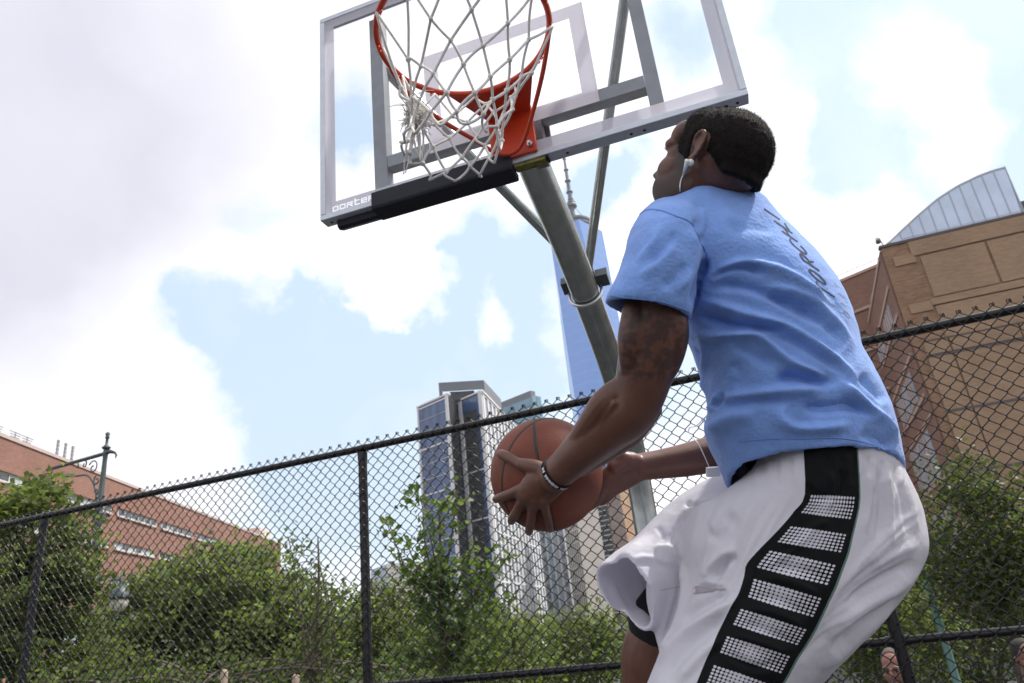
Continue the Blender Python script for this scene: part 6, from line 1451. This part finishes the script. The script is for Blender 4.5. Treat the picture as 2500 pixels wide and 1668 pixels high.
# ------------------------------------------------------------------ two people sitting beyond the fence
def onlooker(px, py, d, label, cat_, shirt_c, hair_c, skin_c, glasses, turn):
    C = at(px, py, d); F_ = nrm(np.array([-C[0], -C[1], 0])); L_ = np.array([-F_[1], F_[0], 0]); c_, s_ = math.cos(turn), math.sin(turn); F_, L_ = F_*c_+L_*s_, -F_*s_+L_*c_; A3 = np.array([F_, L_, HZ])
    q = lambda f, l, u: C+F_*f+L_*l+HZ*u
    seat = gz(C[0], C[1]); t = thing('person', label, 'person', (C[0], C[1], 0), 'people sitting beyond the fence')
    p = [ell(q(-.01, 0, .03), A3, (.095, .076, .088)), ell(q(.02, 0, -.04), A3, (.075, .064, .080)), ell(q(.05, 0, -.09), A3, (.042, .042, .035)), ell(q(.083, .03, .012), A3, (.014, .028, .010)), ell(q(.083, -.03, .012), A3, (.014, .028, .010)), ell(q(.07, .04, -.035), A3, (.024, .024, .02)), ell(q(.07, -.04, -.035), A3, (.024, .024, .02)), ell(q(.088, 0, -.078), A3, (.012, .025, .007)), ell(q(-.005, .078, -.015), A3, (.016, .008, .030)), ell(q(-.005, -.078, -.015), A3, (.016, .008, .030))]
    m = MB(); m.tube([q(.09, 0, .005), q(.112, 0, -.038), q(.095, 0, -.05)], [.010, .014, .010], 10); p.append(m)
    def tb(pts, r): 
        mm = MB(); P_ = catmull([np.append(np.array(a), b) for a, b in zip(pts, r)], 4); d0 = nrm(P_[0][:3]-P_[1][:3]); d1 = nrm(P_[-1][:3]-P_[-2][:3])
        P_ = [np.append(P_[0][:3]+d0*P_[0][3]*.6, P_[0][3]*.6)]+P_+[np.append(P_[-1][:3]+d1*P_[-1][3]*.6, P_[-1][3]*.6)]; mm.tube([x[:3] for x in P_], [x[3] for x in P_], 14); return mm
    p.append(tb([q(-.02, 0, -.08), q(-.03, 0, -.2)], [.055, .062]))
    hip = -.78
    for s in (1, -1):
        p.append(tb([q(-.02, .19*s, -.27), q(.02, .24*s, -.45), q(.10, .22*s, -.58), q(.25, .12*s, -.62), q(.33, .08*s, -.62)], [.05, .046, .042, .033, .028]))
        for k in range(4): p.append(tb([q(.33, .08*s+(.018*k-.027), -.62), q(.385, .075*s+(.018*k-.027), -.635), q(.41, .07*s+(.016*k-.024), -.655)], [.010, .009, .008]))
        p.append(tb([q(.33, .05*s, -.615), q(.37, .035*s, -.61)], [.011, .009]))
    me = evalmesh(p, .005, 3, 'body'); Vv = getco(me); r_ = Vv-C; tn = np.tile(np.array(skin_c), (len(Vv), 1)); u_ = r_@HZ; f_ = r_@F_; l_ = r_@L_
    bd = (sm(-u_, .045, .07)*(f_ > .0)*(u_ > -.15)*.35)+np.exp(-((np.abs(l_)-.03)/.018)**4-((u_-.016)/.006)**2)*(f_ > .075)*.6+np.exp(-((u_+.078)/.006)**2-(l_/.026)**2)*(f_ > .08)*.4
    tn = tn*(1-bd[:, None]); setattr_col(me, 'tone', tn); setco(me, Vv-np.array(t.location)); link_mesh('body', me, M_skin, t, smooth=True)
    me = evalmesh([ell(q(-.022, 0, .040), A3, (.098, .082, .092)), ell(q(-.04, 0, .0), A3, (.08, .080, .08))], .005, 2, 'hair'); Vv = getco(me); r_ = Vv-C; f_ = r_@F_; u_ = r_@HZ; N_ = getno(me); out = np.maximum(sm(f_, .045, .055)*(1), sm(-u_, .03, .05)); Vv = Vv-N_*(out*.03)[:, None]; setco(me, Vv-np.array(t.location)); link_mesh('hair', me, mat('hair_'+cat_, hair_c, .8, bump=.4, bscale=200), t, smooth=True)
    p = [tb([q(-.03, 0, -.20), q(-.03, 0, -.3), q(-.04, 0, -.5), q(-.05, 0, -.72)], [.075, .15, .16, .165])]
    for s in (1, -1): p.append(tb([q(-.03, .12*s, -.25), q(-.02, .20*s, -.29), q(.02, .245*s, -.42)], [.07, .068, .062]))
    me = evalmesh(p, .008, 4, 'shirt'); Vv = getco(me); setco(me, Vv-np.array(t.location)); link_mesh('shirt', me, mat('shirt_'+cat_, shirt_c, .8), t, smooth=True)
    p = []
    for s in (1, -1): p.append(tb([q(-.05, .09*s, -.76), q(.15, .11*s, -.72), q(.36, .12*s, -.70), q(.40, .12*s, -.80), q(.36, .12*s, -1.08)], [.095, .085, .065, .06, .045]))
    p.append(tb([q(-.06, 0, -.68), q(-.06, 0, -.80)], [.16, .15]))
    me = evalmesh(p, .009, 3, 'trousers'); Vv = getco(me); setco(me, Vv-np.array(t.location)); link_mesh('trousers', me, mat('trousers_'+cat_, (.05, .055, .07), .8), t, smooth=True)
    for s in (1, -1): build('shoe', tb([q(.33, .12*s, -1.10), q(.40, .12*s, -1.13), q(.46, .12*s, -1.14)], [.045, .042, .034]), M_black, t, True)
    if glasses:
        m = MB()
        for s in (1, -1):
            m.tube([q(.098, .032*s+.021*math.cos(a), -.006+.016*math.sin(a)) for a in np.linspace(0, 6.283, 17)[:-1]], .0017, 6, closed=True); m.tube([q(.095, .053*s, -.002), q(.04, .074*s, .0), q(-.01, .080*s, -.004)], .0016, 5)
        m.tube([q(.101, .011, -.004), q(.104, 0, .0), q(.101, -.011, -.004)], .0016, 5); g_ = build('glasses', m, mat('thin_dark_frame', (.05, .05, .05), .3), t, True)
    for s in (1, -1): build('eye', (lambda mm: (mm.sphere(q(.078, .031*s, -.008), .0115, 10, 8), mm)[1])(MB()), mat('eye_dark', (.05, .04, .035), .2), t, True)
    return q
q1 = onlooker(2186, 1632, 4.72, 'man with glasses and receding hair in a white collar, sitting behind the right fence post', 'a', (.62, .62, .70), (.10, .08, .075), (.30, .14, .105), True, -.32)
q2 = onlooker(2508, 1606, 5.1, 'dark-haired person in a pale shirt, cut off by the right edge of the view', 'b', (.66, .64, .74), (.012, .011, .011), (.20, .10, .07), False, .4)
M_bench = mat('weathered_bench_slat', (.24, .17, .12), .8, var=.2, vscale=6)
b0 = q1(-.08, .3, -1.0); b1 = q2(-.08, -.3, -1.0); b0[2] = b1[2] = .0; bd_ = nrm(b1-b0); bn_ = np.array([-bd_[1], bd_[0], 0]); Lb = np.linalg.norm(b1-b0); zb_ = min(q1(0, 0, -.875)[2], q2(0, 0, -.875)[2])
bt = thing('bench', 'plain wooden bench under the two people sitting beyond the fence', 'bench', (b0+b1)/2)
for k in range(4):
    m = MB(); m.box((b0+b1)/2+bn_*(-.17+.11*k)+HZ*(zb_-.02), (Lb/2+.25, .048, .018), (bd_, bn_, HZ)); build('slat', m, M_bench, bt)
for s in (-1, 1):
    m = MB(); m.box((b0+b1)/2+bd_*s*(Lb/2)+HZ*((zb_-.04)/2), (.03, .2, (zb_-.04)/2), (bd_, bn_, HZ)); build('leg', m, M_vinyl, bt)

# ------------------------------------------------------------------ summer haze over the city
m = MB(); m.box((0, 250, 288), (3050, 3300, 294), None)
M_haze = bpy.data.materials.new('haze_air'); M_haze.use_nodes = True; _n = M_haze.node_tree.nodes; _l = M_haze.node_tree.links; _n.remove(_n['Principled BSDF'])
_v = _n.new('ShaderNodeVolumePrincipled'); _v.inputs['Color'].default_value = (.93, .95, 1.0, 1); _v.inputs['Density'].default_value = .00008; _v.inputs['Anisotropy'].default_value = .35
_l.new(_v.outputs[0], _n['Material Output'].inputs['Volume'])
tag(build('haze', m, M_haze), 'faint pale summer haze hanging over the court and the city', kind='stuff')
